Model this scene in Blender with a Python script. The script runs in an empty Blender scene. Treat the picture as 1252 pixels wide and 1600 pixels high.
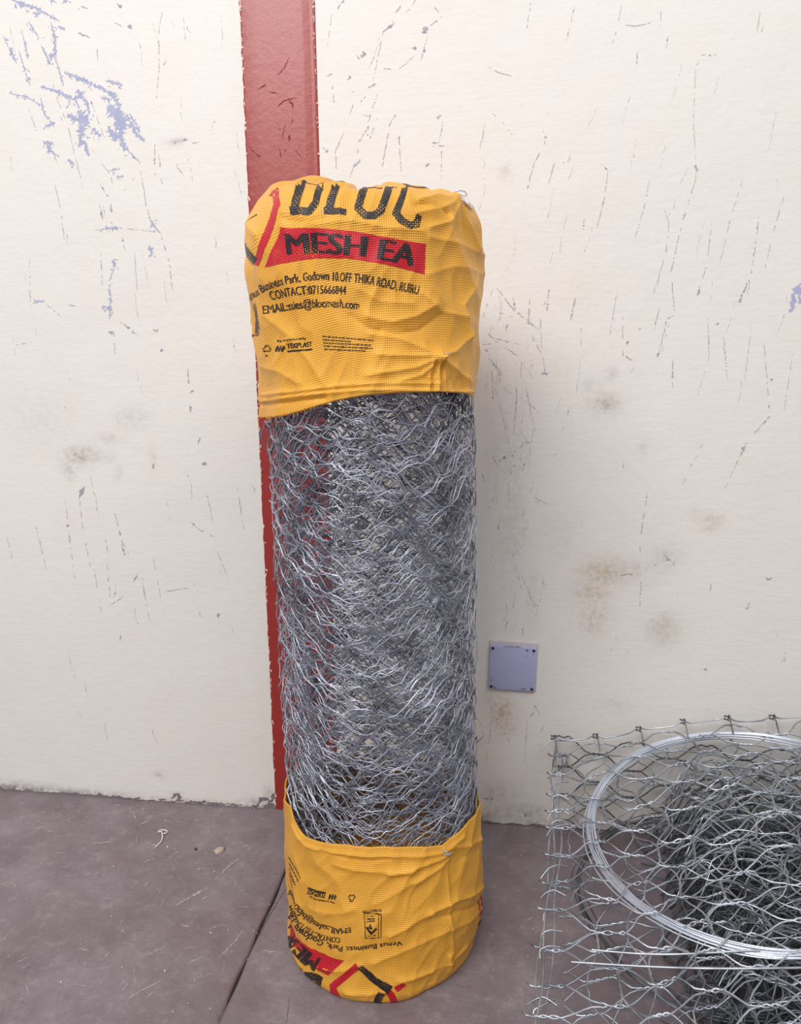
import bpy, bmesh, math, random
import numpy as np
from mathutils import Matrix, Vector

# ------------------------------------------------------------------ camera, light, exposure
SC = bpy.context.scene
COL = SC.collection
F, CX, CY = 1200.0, 626.0, 800.0
HC = 1.2

def solve_camera(xv=715.0, yv=7570.0, slope=0.066):
    """world axes (X along the wall, Y into the wall, Z up) from the vanishing point of the verticals and the foot of the wall"""
    down = np.array([xv - CX, yv - CY, F]); down /= np.linalg.norm(down)
    a = np.array([431 - CX, 1263 - CY, F]); b = np.array([1431 - CX, 1263 + 1000 * slope - CY, F])
    u = np.cross(np.cross(a, b), down); u /= np.linalg.norm(u)
    if u[0] < 0: u = -u
    Z = -down; Y = np.cross(Z, u)
    R = np.stack([u, Y, Z])
    d = R @ a; t = HC / -d[2]
    return R, np.array([0.0, -d[1] * t, HC])

R, CAM = solve_camera()

def rays(p):
    p = np.atleast_2d(np.asarray(p, float))
    q = np.stack([p[:, 0] - CX, p[:, 1] - CY, np.full(len(p), F)], 1) @ R.T
    return q / np.linalg.norm(q, axis=1)[:, None]

def on_wall(p, Y=0.0):
    d = rays(p); return CAM + d * ((Y - CAM[1]) / d[:, 1])[:, None]

def on_floor(p, z=0.0):
    d = rays(p); return CAM + d * ((z - CAM[2]) / d[:, 2])[:, None]

cam_data = bpy.data.cameras.new('camera'); cam = bpy.data.objects.new('camera', cam_data); COL.objects.link(cam)
cam_data.sensor_fit = 'VERTICAL'; cam_data.sensor_height = 32.0; cam_data.lens = F * 32.0 / 1600.0
cam_data.clip_start = 0.02
M = np.eye(4); M[:3, 0] = R[:, 0]; M[:3, 1] = -R[:, 1]; M[:3, 2] = -R[:, 2]; M[:3, 3] = CAM
cam.matrix_world = Matrix(M.tolist())
SC.camera = cam

world = bpy.data.worlds.new('world'); SC.world = world; world.use_nodes = True
bg = world.node_tree.nodes['Background']; bg.inputs[0].default_value = (0.93, 0.95, 1.0, 1); bg.inputs[1].default_value = 0.40

def area(name, loc, target, sx, sy, power, colour):
    l = bpy.data.lights.new(name, 'AREA'); l.shape = 'RECTANGLE'; l.size = sx; l.size_y = sy; l.energy = power; l.color = colour
    o = bpy.data.objects.new(name, l); COL.objects.link(o)
    o.location = loc
    o.rotation_euler = (Vector(target) - Vector(loc)).to_track_quat('-Z', 'Y').to_euler()
    return o
area('roof_skylight', (-1.7, -4.4, 4.6), (-0.3, 0.0, 1.2), 3.4, 2.2, 262, (1.0, 0.98, 0.955))
area('roof_skylight', (1.9, -3.6, 4.8), (0.2, 0.0, 1.2), 2.6, 2.0, 62, (1.0, 0.98, 0.96))

SC.view_settings.view_transform = 'Standard'; SC.view_settings.look = 'None'
SC.view_settings.gamma = 1.0; SC.view_settings.use_curve_mapping = False
SC.view_settings.exposure = 0.0

# ------------------------------------------------------------------ helpers
rng = np.random.default_rng(7)

def srgb(r, g, b):
    f = lambda c: (c / 255 / 12.92) if c / 255 <= 0.04045 else ((c / 255 + 0.055) / 1.055) ** 2.4
    return (f(r), f(g), f(b), 1.0)

class Mat:
    """thin wrapper that adds nodes in one call each"""
    def __init__(s, name):
        s.m = bpy.data.materials.new(name); s.m.use_nodes = True
        s.t = s.m.node_tree; s.b = s.t.nodes['Principled BSDF']
    def n(s, typ, **kw):
        nd = s.t.nodes.new(typ)
        for k, v in kw.items():
            if k.startswith('i_'):
                key = k[2:]
                key = int(key) if key.isdigit() else key.replace('_', ' ')
                nd.inputs[key].default_value = v
            else: setattr(nd, k, v)
        return nd
    def l(s, a, b): s.t.links.new(a, b)
    def obj(s): return s.n('ShaderNodeTexCoord').outputs['Object']
    def noise(s, vec, scale, detail=4, rough=0.55, dist=0.0):
        nd = s.n('ShaderNodeTexNoise'); s.l(vec, nd.inputs['Vector'])
        nd.inputs['Scale'].default_value = scale; nd.inputs['Detail'].default_value = detail
        nd.inputs['Roughness'].default_value = rough; nd.inputs['Distortion'].default_value = dist
        return nd.outputs['Fac']
    def ramp(s, fac, stops):
        nd = s.n('ShaderNodeValToRGB'); s.l(fac, nd.inputs[0]); e = nd.color_ramp.elements
        while len(e) < len(stops): e.new(0.5)
        for i, (p, c) in enumerate(stops): e[i].position = p; e[i].color = c if len(c) == 4 else (*c, 1)
        return nd.outputs[0]
    def mix(s, fac, a, b, mode='MIX'):
        nd = s.n('ShaderNodeMix', data_type='RGBA', blend_type=mode)
        for sock, v in ((nd.inputs[0], fac), (nd.inputs[6], a), (nd.inputs[7], b)):
            if hasattr(v, 'links'): s.l(v, sock)
            else: sock.default_value = v
        return nd.outputs[2]
    def math(s, op, a, b=0.0, clamp=False):
        nd = s.n('ShaderNodeMath', operation=op, use_clamp=clamp)
        for sock, v in ((nd.inputs[0], a), (nd.inputs[1], b)):
            if hasattr(v, 'links'): s.l(v, sock)
            else: sock.default_value = v
        return nd.outputs[0]
    def bump(s, h, strength, dist, normal=None):
        nd = s.n('ShaderNodeBump'); s.l(h, nd.inputs['Height'])
        nd.inputs['Strength'].default_value = strength; nd.inputs['Distance'].default_value = dist
        if normal is not None: s.l(normal, nd.inputs['Normal'])
        return nd.outputs[0]
    def scale(s, vec, v):
        nd = s.n('ShaderNodeMapping'); s.l(vec, nd.inputs[0]); nd.inputs['Scale'].default_value = v
        return nd.outputs[0]
    def set(s, **kw):
        for k, v in kw.items():
            sock = s.b.inputs[k.replace('_', ' ')]
            if hasattr(v, 'links'): s.l(v, sock)
            else: sock.default_value = v
        return s.m
BLACK, WHITE = (0, 0, 0, 1), (1, 1, 1, 1)

def base_of(parent):
    p = np.zeros(3)
    while parent is not None:
        p = p + np.array(parent.location[:]); parent = parent.parent
    return p

def mk(name, verts, faces, mat, parent=None, smooth=True, uv=None, attr=None):
    """one mesh object from numpy arrays given in world coordinates; faces is (n,3) or (n,4) or a list of such arrays"""
    v = np.asarray(verts, float) - base_of(parent)
    fl = faces if isinstance(faces, list) else [faces]
    fl = [np.asarray(f, np.int32) for f in fl if len(f)]
    me = bpy.data.meshes.new(name)
    me.vertices.add(len(v)); me.vertices.foreach_set('co', v.astype(np.float32).ravel())
    loops = np.concatenate([f.ravel() for f in fl]); tot = np.concatenate([np.full(len(f), f.shape[1], np.int32) for f in fl])
    start = np.concatenate([[0], np.cumsum(tot)[:-1]]).astype(np.int32)
    me.loops.add(len(loops)); me.loops.foreach_set('vertex_index', loops.astype(np.int32))
    me.polygons.add(len(tot)); me.polygons.foreach_set('loop_start', start); me.polygons.foreach_set('loop_total', tot)
    me.update(calc_edges=True); me.validate()
    me.polygons.foreach_set('use_smooth', np.full(len(me.polygons), smooth, bool))
    if uv is not None:
        l = me.uv_layers.new(name='UVMap'); idx = np.empty(len(me.loops), np.int32); me.loops.foreach_get('vertex_index', idx)
        l.data.foreach_set('uv', np.asarray(uv, np.float32)[idx].ravel())
    for k, a in (attr or {}).items():
        at = me.attributes.new(k, 'FLOAT', 'POINT'); at.data.foreach_set('value', np.asarray(a, np.float32))
    me.materials.append(mat)
    o = bpy.data.objects.new(name, me); COL.objects.link(o)
    if parent is not None: o.parent = parent
    return o

def tag(o, label=None, cat=None, group=None, kind=None):
    for k, v in (('label', label), ('category', cat), ('group', group), ('kind', kind)):
        if v: o[k] = v
    return o

def thing(name, loc, label, cat, group=None):
    o = bpy.data.objects.new(name, None); COL.objects.link(o); o.location = loc; o.empty_display_size = 0.1
    return tag(o, label, cat, group)

def grid_faces(nr, nc, wrap=False):
    r = np.arange(nr - 1)[:, None]; c = np.arange(nc if wrap else nc - 1)[None]
    c2 = (c + 1) % nc
    return np.stack([r * nc + c, r * nc + c2, (r + 1) * nc + c2, (r + 1) * nc + c], -1).reshape(-1, 4)

def box(x0, x1, y0, y1, z0, z1, bev=0.0, seg=2):
    bm = bmesh.new(); bmesh.ops.create_cube(bm, size=1.0)
    for v in bm.verts: v.co = ((x0 + x1) / 2 + v.co.x * (x1 - x0), (y0 + y1) / 2 + v.co.y * (y1 - y0), (z0 + z1) / 2 + v.co.z * (z1 - z0))
    if bev: bmesh.ops.bevel(bm, geom=list(bm.edges), offset=bev, segments=seg, profile=0.5, affect='EDGES')
    return bm

def mk_bm(name, bm, mat, parent=None, smooth=False):
    bmesh.ops.triangulate(bm, faces=[f for f in bm.faces if len(f.verts) > 4])
    bm.verts.index_update()
    v = np.array([x.co[:] for x in bm.verts]); q = [[x.index for x in f.verts] for f in bm.faces if len(f.verts) == 4]
    t = [[x.index for x in f.verts] for f in bm.faces if len(f.verts) == 3]
    bm.free(); return mk(name, v, [np.array(q), np.array(t)], mat, parent, smooth)

def tube(P, r, sides=4, ref=None):
    """verts and quads of a tube along the polyline P"""
    P = np.asarray(P, float); n = len(P)
    T = np.gradient(P, axis=0); T /= np.linalg.norm(T, axis=1)[:, None] + 1e-12
    if ref is None:
        m = np.abs(T).mean(0); ref = np.eye(3)[np.argmin(m)]
    A = np.cross(T, np.broadcast_to(ref, T.shape)); A /= np.linalg.norm(A, axis=1)[:, None] + 1e-9
    B = np.cross(T, A)
    rr = np.broadcast_to(np.asarray(r, float), (n,))
    a = np.arange(sides) * 2 * np.pi / sides
    V = P[:, None] + rr[:, None, None] * (np.cos(a)[None, :, None] * A[:, None] + np.sin(a)[None, :, None] * B[:, None])
    return V.reshape(-1, 3), grid_faces(n, sides, True)

def tubes(paths, r, sides=4, ref=None):
    Vs, Fs, k = [], [], 0
    for P in paths:
        if len(P) < 2: continue
        v, f = tube(P, r, sides, ref); Vs.append(v); Fs.append(f + k); k += len(v)
    return np.concatenate(Vs), np.concatenate(Fs)

class Noise:
    """smooth noise as a sum of random sinusoids; x is periodic in 2 pi when the first frequency range is integer"""
    def __init__(s, seed, fx, fy, n=18, integer=True):
        g = np.random.default_rng(seed)
        s.a = g.uniform(-fx, fx, n); s.a = np.round(s.a) if integer else s.a
        s.b = g.uniform(-fy, fy, n); s.p = g.uniform(0, 6.283, n); s.n = n
    def __call__(s, x, y):
        o = 0
        for a, b, p in zip(s.a, s.b, s.p): o = o + np.sin(a * x + b * y + p)
        return o / math.sqrt(s.n / 2)

# ------------------------------------------------------------------ materials
def wall_material():
    m = Mat('cream_wall_paint'); o = m.obj()
    big = m.noise(o, 1.7, 5, 0.6); fine = m.noise(m.scale(o, (18, 18, 90)), 1.0, 4, 0.6); mid = m.noise(o, 9, 5, 0.6)
    c = m.mix(big, srgb(230, 225, 219), srgb(226, 222, 219))
    c = m.mix(m.ramp(mid, [(0.45, BLACK), (0.75, (0.3, 0.3, 0.3, 1))]), c, srgb(226, 218, 204))
    for nm, col, sc in (('grey_stain', srgb(168, 158, 150), 60), ('tan_stain', srgb(186, 164, 132), 70), ('dirt', srgb(105, 95, 96), 45)):
        at = m.n('ShaderNodeAttribute', attribute_name=nm).outputs['Fac']
        grain = m.ramp(m.noise(o, sc, 6, 0.7), [(0.36, (0.12, 0.12, 0.12, 1)), (0.64, WHITE)])
        c = m.mix(m.math('MULTIPLY', at, grain, True), c, col)
    pit = m.ramp(m.noise(o, 55, 2, 0.5), [(0.70, BLACK), (0.76, WHITE)])
    c = m.mix(m.math('MULTIPLY', pit, 0.10), c, srgb(150, 145, 150))
    h = m.math('ADD', m.math('MULTIPLY', fine, 0.45), m.noise(o, 30, 5, 0.65))
    return m.set(Base_Color=c, Roughness=0.62, Normal=m.bump(h, 0.35, 0.004))

def flake_material(name, c1, c2):
    m = Mat(name); o = m.obj()
    return m.set(Base_Color=m.mix(m.noise(o, 60, 3), c1, c2), Roughness=0.8)

def red_material():
    m = Mat('red_oxide_paint'); o = m.obj()
    wear = m.ramp(m.noise(m.scale(o, (50, 50, 22)), 1.0, 6, 0.7), [(0.60, BLACK), (0.72, WHITE)])
    c = m.mix(m.noise(o, 6, 4), srgb(156, 36, 25), srgb(145, 29, 20))
    c = m.mix(m.math('MULTIPLY', wear, 0.45), c, srgb(118, 30, 28))
    chip = m.ramp(m.noise(o, 120, 3, 0.6), [(0.74, BLACK), (0.78, WHITE)])
    c = m.mix(m.math('MULTIPLY', chip, 0.8), c, srgb(206, 170, 160))
    return m.set(Base_Color=c, Roughness=0.40, Specular_IOR_Level=0.8, Normal=m.bump(m.noise(o, 55, 5, 0.65), 0.25, 0.003))

def floor_material():
    m = Mat('grey_cement_screed'); o = m.obj()
    c = m.mix(m.ramp(m.noise(o, 3.2, 8, 0.7, 0.3), [(0.3, BLACK), (0.7, WHITE)]), srgb(126, 112, 115), srgb(153, 141, 148))
    c = m.mix(m.ramp(m.noise(o, 9, 6, 0.7, 0.4), [(0.42, BLACK), (0.72, (0.75, 0.75, 0.75, 1))]), c, srgb(118, 106, 113))
    c = m.mix(m.ramp(m.noise(o, 22, 8, 0.78, 0.15), [(0.52, BLACK), (0.80, (0.8, 0.8, 0.8, 1))]), c, srgb(178, 168, 172))
    c = m.mix(m.ramp(m.noise(o, 5, 7, 0.75, 0.2), [(0.50, BLACK), (0.72, (0.55, 0.55, 0.55, 1))]), c, srgb(118, 96, 92))
    c = m.mix(m.ramp(m.noise(o, 150, 3, 0.6), [(0.72, BLACK), (0.78, (0.5, 0.5, 0.5, 1))]), c, srgb(205, 198, 196))
    c = m.mix(m.ramp(m.noise(o, 210, 3, 0.6), [(0.68, BLACK), (0.78, (0.5, 0.5, 0.5, 1))]), c, srgb(84, 74, 78))
    h = m.math('ADD', m.noise(o, 38, 9, 0.78), m.math('MULTIPLY', m.noise(o, 6, 4), 0.6))
    return m.set(Base_Color=c, Roughness=0.55, Normal=m.bump(h, 0.7, 0.007))

def weave(m):
    uv = m.n('ShaderNodeUVMap').outputs[0]
    mp = m.n('ShaderNodeMapping'); m.l(uv, mp.inputs[0]); mp.inputs['Rotation'].default_value = (0, 0, 0.0)
    a = m.n('ShaderNodeTexWave', wave_type='BANDS', bands_direction='X'); b = m.n('ShaderNodeTexWave', wave_type='BANDS', bands_direction='Y')
    for w in (a, b):
        m.l(mp.outputs[0], w.inputs['Vector']); w.inputs['Scale'].default_value = 85; w.inputs['Distortion'].default_value = 0.6
        w.inputs['Detail'].default_value = 1; w.inputs['Detail Scale'].default_value = 0.6
    ch = m.n('ShaderNodeTexChecker'); m.l(mp.outputs[0], ch.inputs['Vector']); ch.inputs['Scale'].default_value = 290
    h = m.math('ADD', m.math('MULTIPLY', a.outputs['Fac'], b.outputs['Fac']), m.math('MULTIPLY', ch.outputs['Fac'], 0.55))
    return uv, h

def sack_base(m, uv, h):
    o = m.obj()
    c = m.mix(m.noise(o, 7, 4), srgb(242, 174, 46), srgb(233, 157, 30))
    c = m.mix(m.math('MULTIPLY', h, 0.36), c, srgb(250, 204, 104))  # pale highlights of the shimmering weave, mixed into the base colour
    grime = m.ramp(m.noise(o, 26, 6, 0.75), [(0.60, BLACK), (0.74, WHITE)])
    return m.mix(m.math('MULTIPLY', grime, 0.30), c, srgb(140, 92, 30))

def sack_material():
    m = Mat('woven_plastic_sacking'); uv, h = weave(m)
    return m.set(Base_Color=sack_base(m, uv, h), Roughness=0.36, Specular_IOR_Level=0.6, Normal=m.bump(h, 0.6, 0.0022))

def ink_material(name, col, wear=0.62):
    m = Mat(name); uv, h = weave(m); o = m.obj()
    gaps = m.math('ADD', m.math('MULTIPLY', m.noise(o, 34, 5, 0.7), 0.75), m.math('MULTIPLY', h, 0.22))
    f = m.ramp(gaps, [(wear, BLACK), (wear + 0.10, WHITE)])
    return m.set(Base_Color=m.mix(f, col, sack_base(m, uv, h)), Roughness=0.42, Specular_IOR_Level=0.5, Normal=m.bump(h, 0.45, 0.0016))

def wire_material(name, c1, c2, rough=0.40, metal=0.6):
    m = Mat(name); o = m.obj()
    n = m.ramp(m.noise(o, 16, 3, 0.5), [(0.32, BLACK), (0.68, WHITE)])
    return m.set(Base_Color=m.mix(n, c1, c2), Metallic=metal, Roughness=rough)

def plain(name, c, rough=0.5, c2=None, scale=40, metal=0.0):
    m = Mat(name)
    return m.set(Base_Color=m.mix(m.noise(m.obj(), scale, 5, 0.65), c, c2 or c), Roughness=rough, Metallic=metal)

WALL = wall_material(); RED = red_material(); FLOOR = floor_material(); SACK = sack_material()
INK_BLACK = ink_material('black_ink', srgb(28, 25, 30), 0.62)
INK_RED = ink_material('red_ink', srgb(196, 20, 40), 0.70)
INK_BAND = ink_material('black_ink_on_red', srgb(36, 20, 26), 0.66)
INK_FINE = ink_material('fine_black_ink', srgb(44, 34, 30), 0.66)
ZINC = wire_material('galvanised_wire', (0.72, 0.75, 0.86, 1), (0.17, 0.18, 0.225, 1), 0.35, 0.70)
ZINC_SHEET = wire_material('galvanised_mesh_wire', (0.66, 0.70, 0.77, 1), (0.22, 0.24, 0.275, 1), 0.33, 0.8)
ZINC_DARK_SHADED = wire_material('dark_shaded_mesh_wire', (0.24, 0.265, 0.29, 1), (0.06, 0.068, 0.078, 1), 0.42)  # darker zinc: shade inside the heap is put into this colour
ZINC_BRIGHT = wire_material('bright_binding_wire', (0.74, 0.79, 0.88, 1), (0.62, 0.66, 0.76, 1), 0.30)

# ------------------------------------------------------------------ the wall
STRIPE_L, STRIPE_R = -0.637, -0.455
def wall_grid(x0, x1):
    far = np.concatenate([np.arange(-3.4, -1.63, 0.25), np.arange(1.02, 3.4, 0.25), np.arange(-1.62, 1.0, 0.009)])
    xs = np.sort(np.concatenate([far[(far > x0 + .004) & (far < x1 - .004)], [x0, x1]]))
    zs = np.concatenate([np.arange(0, 2.195, 0.009), np.arange(2.2, 3.41, 0.2)])
    X, Zg = np.meshgrid(xs, zs); return X, Zg

STAINS = {  # px x, px y, radius x, radius y, strength
    'grey_stain': [(945, 632, 22, 16, .75), (955, 585, 9, 12, .55), (925, 603, 14, 10, .45), (128, 712, 28, 14, .75), (108, 730, 12, 18, .5), (170, 685, 20, 9, .35),
                   (205, 652, 26, 16, .35), (173, 715, 10, 9, .3), (185, 738, 7, 10, .35), (240, 715, 5, 16, .3), (276, 222, 16, 5, .7), (985, 890, 45, 20, .35), (1035, 980, 28, 26, .45),
                   (790, 720, 30, 80, .25), (800, 820, 22, 90, .3), (60, 650, 60, 40, .15), (830, 940, 10, 60, .22), (1005, 700, 5, 12, .4), (790, 270, 10, 14, .35), (1040, 870, 26, 20, .4)],
    'tan_stain': [(940, 895, 34, 22, .75), (925, 925, 30, 22, .65), (930, 965, 26, 30, .5), (785, 1115, 18, 26, .8), (800, 1135, 9, 10, .5), (1112, 816, 20, 14, .5), (1090, 805, 12, 12, .35),
                  (960, 1100, 24, 10, .3), (880, 840, 30, 40, .18), (1040, 985, 20, 22, .35), (770, 1090, 14, 12, .4)],
    'dirt': [(760, 1285, 20, 20, .8), (810, 1270, 60, 16, .45), (780, 1240, 40, 22, .3), (20, 1234, 80, 10, 1.), (130, 1242, 70, 8, .8), (300, 1252, 140, 4, .5), (850, 1290, 40, 10, .7), (405, 1258, 26, 9, .7),
             (275, 1243, 9, 5, .6), (960, 1290, 80, 20, .4), (1150, 1300, 160, 25, .4), (1000, 1250, 60, 40, .2), (420, 1240, 8, 12, .4), (250, 1210, 9, 4, .4)],
}
W1, W2 = Noise(3, 9, 9, 14, False), Noise(4, 40, 40, 20, False)
def wall_y(x, z):
    wob = W1(x, z) * 0.0009 + W2(x, z) * 0.00025
    e = np.clip(np.minimum(np.abs(x - STRIPE_L), np.abs(x - STRIPE_R)) / 0.04, 0, 1)
    return (wob - .0025) * e
def build_wall(name, x0, x1, label):
    X, Z = wall_grid(x0, x1); x, z = X.ravel(), Z.ravel()
    attr = {}
    for k, lst in STAINS.items():
        a = np.zeros(len(x))
        for (px, py, rx, ry, s) in lst:
            c = on_wall((px, py))[0]; e = (on_wall((px + rx, py))[0] - c)[0]; f = abs((on_wall((px, py + ry))[0] - c)[2])
            a = np.maximum(a, s * 1.15 * np.exp(-(((x - c[0]) / e) ** 2 + ((z - c[2]) / f) ** 2) * 0.9))
        attr[k] = a
    # a hand-trowelled face that is never quite flat
    y = wall_y(x, z)
    V = np.stack([x, y, z], 1); Fq = grid_faces(*X.shape)
    # give it thickness: a box behind
    n = len(V); nr, nc = X.shape
    B = np.array([[x0, 0.15, 0], [x1, 0.15, 0], [x1, 0.15, z.max()], [x0, 0.15, z.max()]])
    cor = [0, nc - 1, nr * nc - 1, (nr - 1) * nc]
    back = np.array([[n + 1, n, n + 3, n + 2], [cor[0], n, n + 1, cor[1]], [cor[3], cor[2], n + 2, n + 3], [cor[0], cor[3], n + 3, n], [cor[1], n + 1, n + 2, cor[2]]])
    for k in attr: attr[k] = np.concatenate([attr[k], np.zeros(4)])
    o = mk(name, np.concatenate([V, B]), np.concatenate([Fq, back]), WALL, smooth=True, attr=attr)
    return tag(o, label, None, None, 'structure')
wall_l = build_wall('wall_left', -3.4, STRIPE_L, 'scuffed cream painted wall left of the red stripe')
wall_r = build_wall('wall_right', STRIPE_R, 3.4, 'scratched cream painted wall right of the red stripe')

# red stripe: a painted column strip whose right margin is chamfered, rough paint line on the left
zs = np.arange(0, 3.41, 0.006); k = len(zs); g = np.random.default_rng(11)
rag = np.convolve(g.normal(0, 1, k + 8), np.ones(3) / 3, 'same')[:k] * 0.0014
prof = [(STRIPE_L - 0.002, 0.012, 1), (STRIPE_L + 0.0005, -0.0022, 1), (STRIPE_L + 0.004, -0.0030, .6), (STRIPE_L + 0.05, -0.0030, 0), (-0.52, -0.0032, 0), (-0.489, -0.0034, 0), (-0.484, -0.0030, 0),
        (-0.470, 0.0000, 0), (-0.4665, 0.0004, 0), (-0.463, -0.0002, 0), (-0.458, 0.0012, .4), (STRIPE_R + 0.0005, 0.004, .4), (STRIPE_R, 0.15, 0), (STRIPE_L, 0.15, 0)]
V = np.array([[[x + rag[i] * w, y, z] for (x, y, w) in prof] for i, z in enumerate(zs)])
caps = np.arange(len(prof))
stripe = mk('trim_1', V.reshape(-1, 3), [grid_faces(k, len(prof), True)], RED, smooth=True)
tag(stripe, 'red oxide painted vertical strip with a bevelled right edge', None, None, 'structure')

# ---- scratches, chips and flakes: thin slivers of another colour lying on the paint
def sliver(pts, w, jit, seed, taper=True, step=3.0):
    """ragged ribbon polygon strip in px along pts; returns rows of left/right points"""
    g = np.random.default_rng(seed); pts = np.asarray(pts, float)
    seg = np.linalg.norm(np.diff(pts, axis=0), axis=1); L = seg.sum(); n = max(3, int(L / step) + 1)
    s = np.linspace(0, L, n); cs = np.concatenate([[0], np.cumsum(seg)])
    c = np.stack([np.interp(s, cs, pts[:, i]) for i in (0, 1)], 1)
    t = np.gradient(c, axis=0); t /= np.linalg.norm(t, axis=1)[:, None] + 1e-9
    nrm = np.stack([-t[:, 1], t[:, 0]], 1)
    c = c + nrm * g.normal(0, 0.35, n)[:, None]
    ww = np.full(n, w / 2.0)
    if taper: ww *= np.sin(np.pi * np.linspace(0.06, 0.94, n)) ** 0.5
    a = ww * np.clip(1 + jit * g.normal(0, 1, n), 0.12, 2.6); b = ww * np.clip(1 + jit * g.normal(0, 1, n), 0.12, 2.6)
    return c + nrm * a[:, None], c - nrm * b[:, None]

def slivers(name, strokes, mat, parent, project, off, gap=0.0, step=3.0):
    Vs, Fs, k = [], [], 0
    for i, (pts, w, j) in enumerate(strokes):
        a, b = sliver(pts, w, j, i * 7 + 1, True, step)
        P = np.empty((len(a) * 2, 2)); P[0::2] = a; P[1::2] = b
        Vs.append(project(P) + np.asarray(off) * (1 + 0.2 * (i % 5)))
        n = len(a); q = np.arange(n - 1) * 2
        if gap and n > 5:
            r_ = np.random.default_rng(i); on = np.convolve(r_.uniform(0, 1, n + 3), np.ones(3) / 3, 'same')[1:n] > gap; q = q[on] if on.sum() > 1 else q
        Fs.append(np.stack([q, q + 1, q + 3, q + 2], 1) + k); k += 2 * n
    o = mk(name, np.concatenate(Vs), np.concatenate(Fs), mat, parent, smooth=False)
    o['kind'] = 'stuff'; return o

def sc(ox, oy, s, *pts): return [(ox + x / s, oy + y / s) for x, y in pts]
A = lambda *p: sc(0, 0, 3.13, *p)          # upper left wall
B_ = lambda *p: sc(480, 0, 3.13, *p)       # right of the stripe, top
C_ = lambda *p: sc(852, 0, 3.13, *p)       # far right, top
D_ = lambda *p: sc(740, 450, 2.445, *p)    # right wall, middle
E_ = lambda *p: sc(0, 500, 2.782, *p)      # left wall, middle
G_ = lambda *p: sc(740, 900, 2.445, *p)    # right wall, low
blue_l = [  # blue-grey bare patches, upper left
    (A((530, 520), (575, 560), (600, 620)), 17, .5), (A((570, 530), (605, 600), (590, 660)), 11, .6), (A((560, 600), (590, 640), (610, 740)), 7, .5), (A((530, 620), (570, 690)), 7, .7), (A((620, 560), (660, 640), (710, 695)), 4, .9),
    (A((545, 450), (560, 480), (590, 520)), 7, .8), (A((330, 560), (380, 590), (440, 600)), 9, .9), (A((380, 540), (420, 580), (400, 640)), 10, .8), (A((400, 600), (400, 680), (390, 720)), 7, .8), (A((415, 690), (435, 765)), 4, .5),
    (A((370, 385), (420, 400), (500, 435), (560, 470)), 5, .9), (A((320, 360), (390, 380), (440, 405)), 4, .9), (A((200, 425), (260, 440), (370, 490), (390, 530)), 4, .8), (A((45, 458), (120, 470), (205, 515)), 1.8, .6),
    (A((380, 440), (400, 470), (365, 480)), 5, .8), (A((400, 460), (430, 520), (440, 560)), 4, .8), (A((455, 630), (495, 668)), 5, .7), (A((200, 480), (215, 550), (250, 600)), 2.5, .9), (A((225, 620), (270, 600)), 4, .9),
    (A((60, 0), (180, 40), (290, 105)), 3.2, .7), (A((90, 15), (130, 30)), 5, .9), (A((185, 40), (190, 65), (160, 65)), 3, .6), (A((250, 110), (265, 180), (275, 290)), 3.2, .9), (A((285, 130), (320, 145)), 4, .9), (A((275, 290), (312, 420)), 2, .7),
    (A((140, 105), (190, 185)), 2, .6), (A((200, 215), (245, 310)), 2, .8), (A((50, 235), (80, 310)), 2.5, .9), (A((90, 240), (135, 385), (140, 405)), 1.6, .7), (A((105, 150), (140, 290)), 1.5, .7), (A((15, 175), (60, 270)), 1.5, .6),
    (A((240, 0), (270, 10)), 4, .9), (A((310, 10), (330, 5)), 4, .8), (A((520, 395), (560, 405), (600, 415)), 3.5, .9), (A((270, 265), (240, 275)), 4, .9), (A((210, 690), (240, 720), (270, 760)), 4, 1.), (A((335, 780), (365, 810)), 3.5, .9),
    (A((540, 835), (580, 830)), 2.5, .9), (A((575, 870), (610, 860)), 3, .9), (A((620, 730), (690, 800)), 1.8, .8), (A((730, 1050), (745, 1090), (780, 1138)), 2.5, .9), (A((500, 1120), (580, 1115)), 3, .9), (A((560, 1265), (555, 1310)), 3.5, .8), (A((535, 1390), (540, 1460), (535, 1560)), 2.4, .9),
    (A((500, 1500), (550, 1515)), 3, .9), (A((170, 1472), (220, 1474)), 2.2, .4), (A((735, 1200), (745, 1245)), 4, .9), (A((220, 695), (250, 700), (235, 730)), 4, 1.), (A((640, 560), (690, 650)), 3, 1.), (A((500, 480), (545, 490)), 3, 1.)]
blue_r = [(D_((1215, 30), (1240, 10), (1251, 60)), 6, .9), (D_((1210, 95), (1225, 55)), 4, .9), (C_((1200, 1500), (1220, 1440), (1251, 1380)), 7, .9),
    (D_((125, 165), (130, 140)), 3, .6), (B_((230, 815), (260, 780)), 4, .9)]
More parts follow.
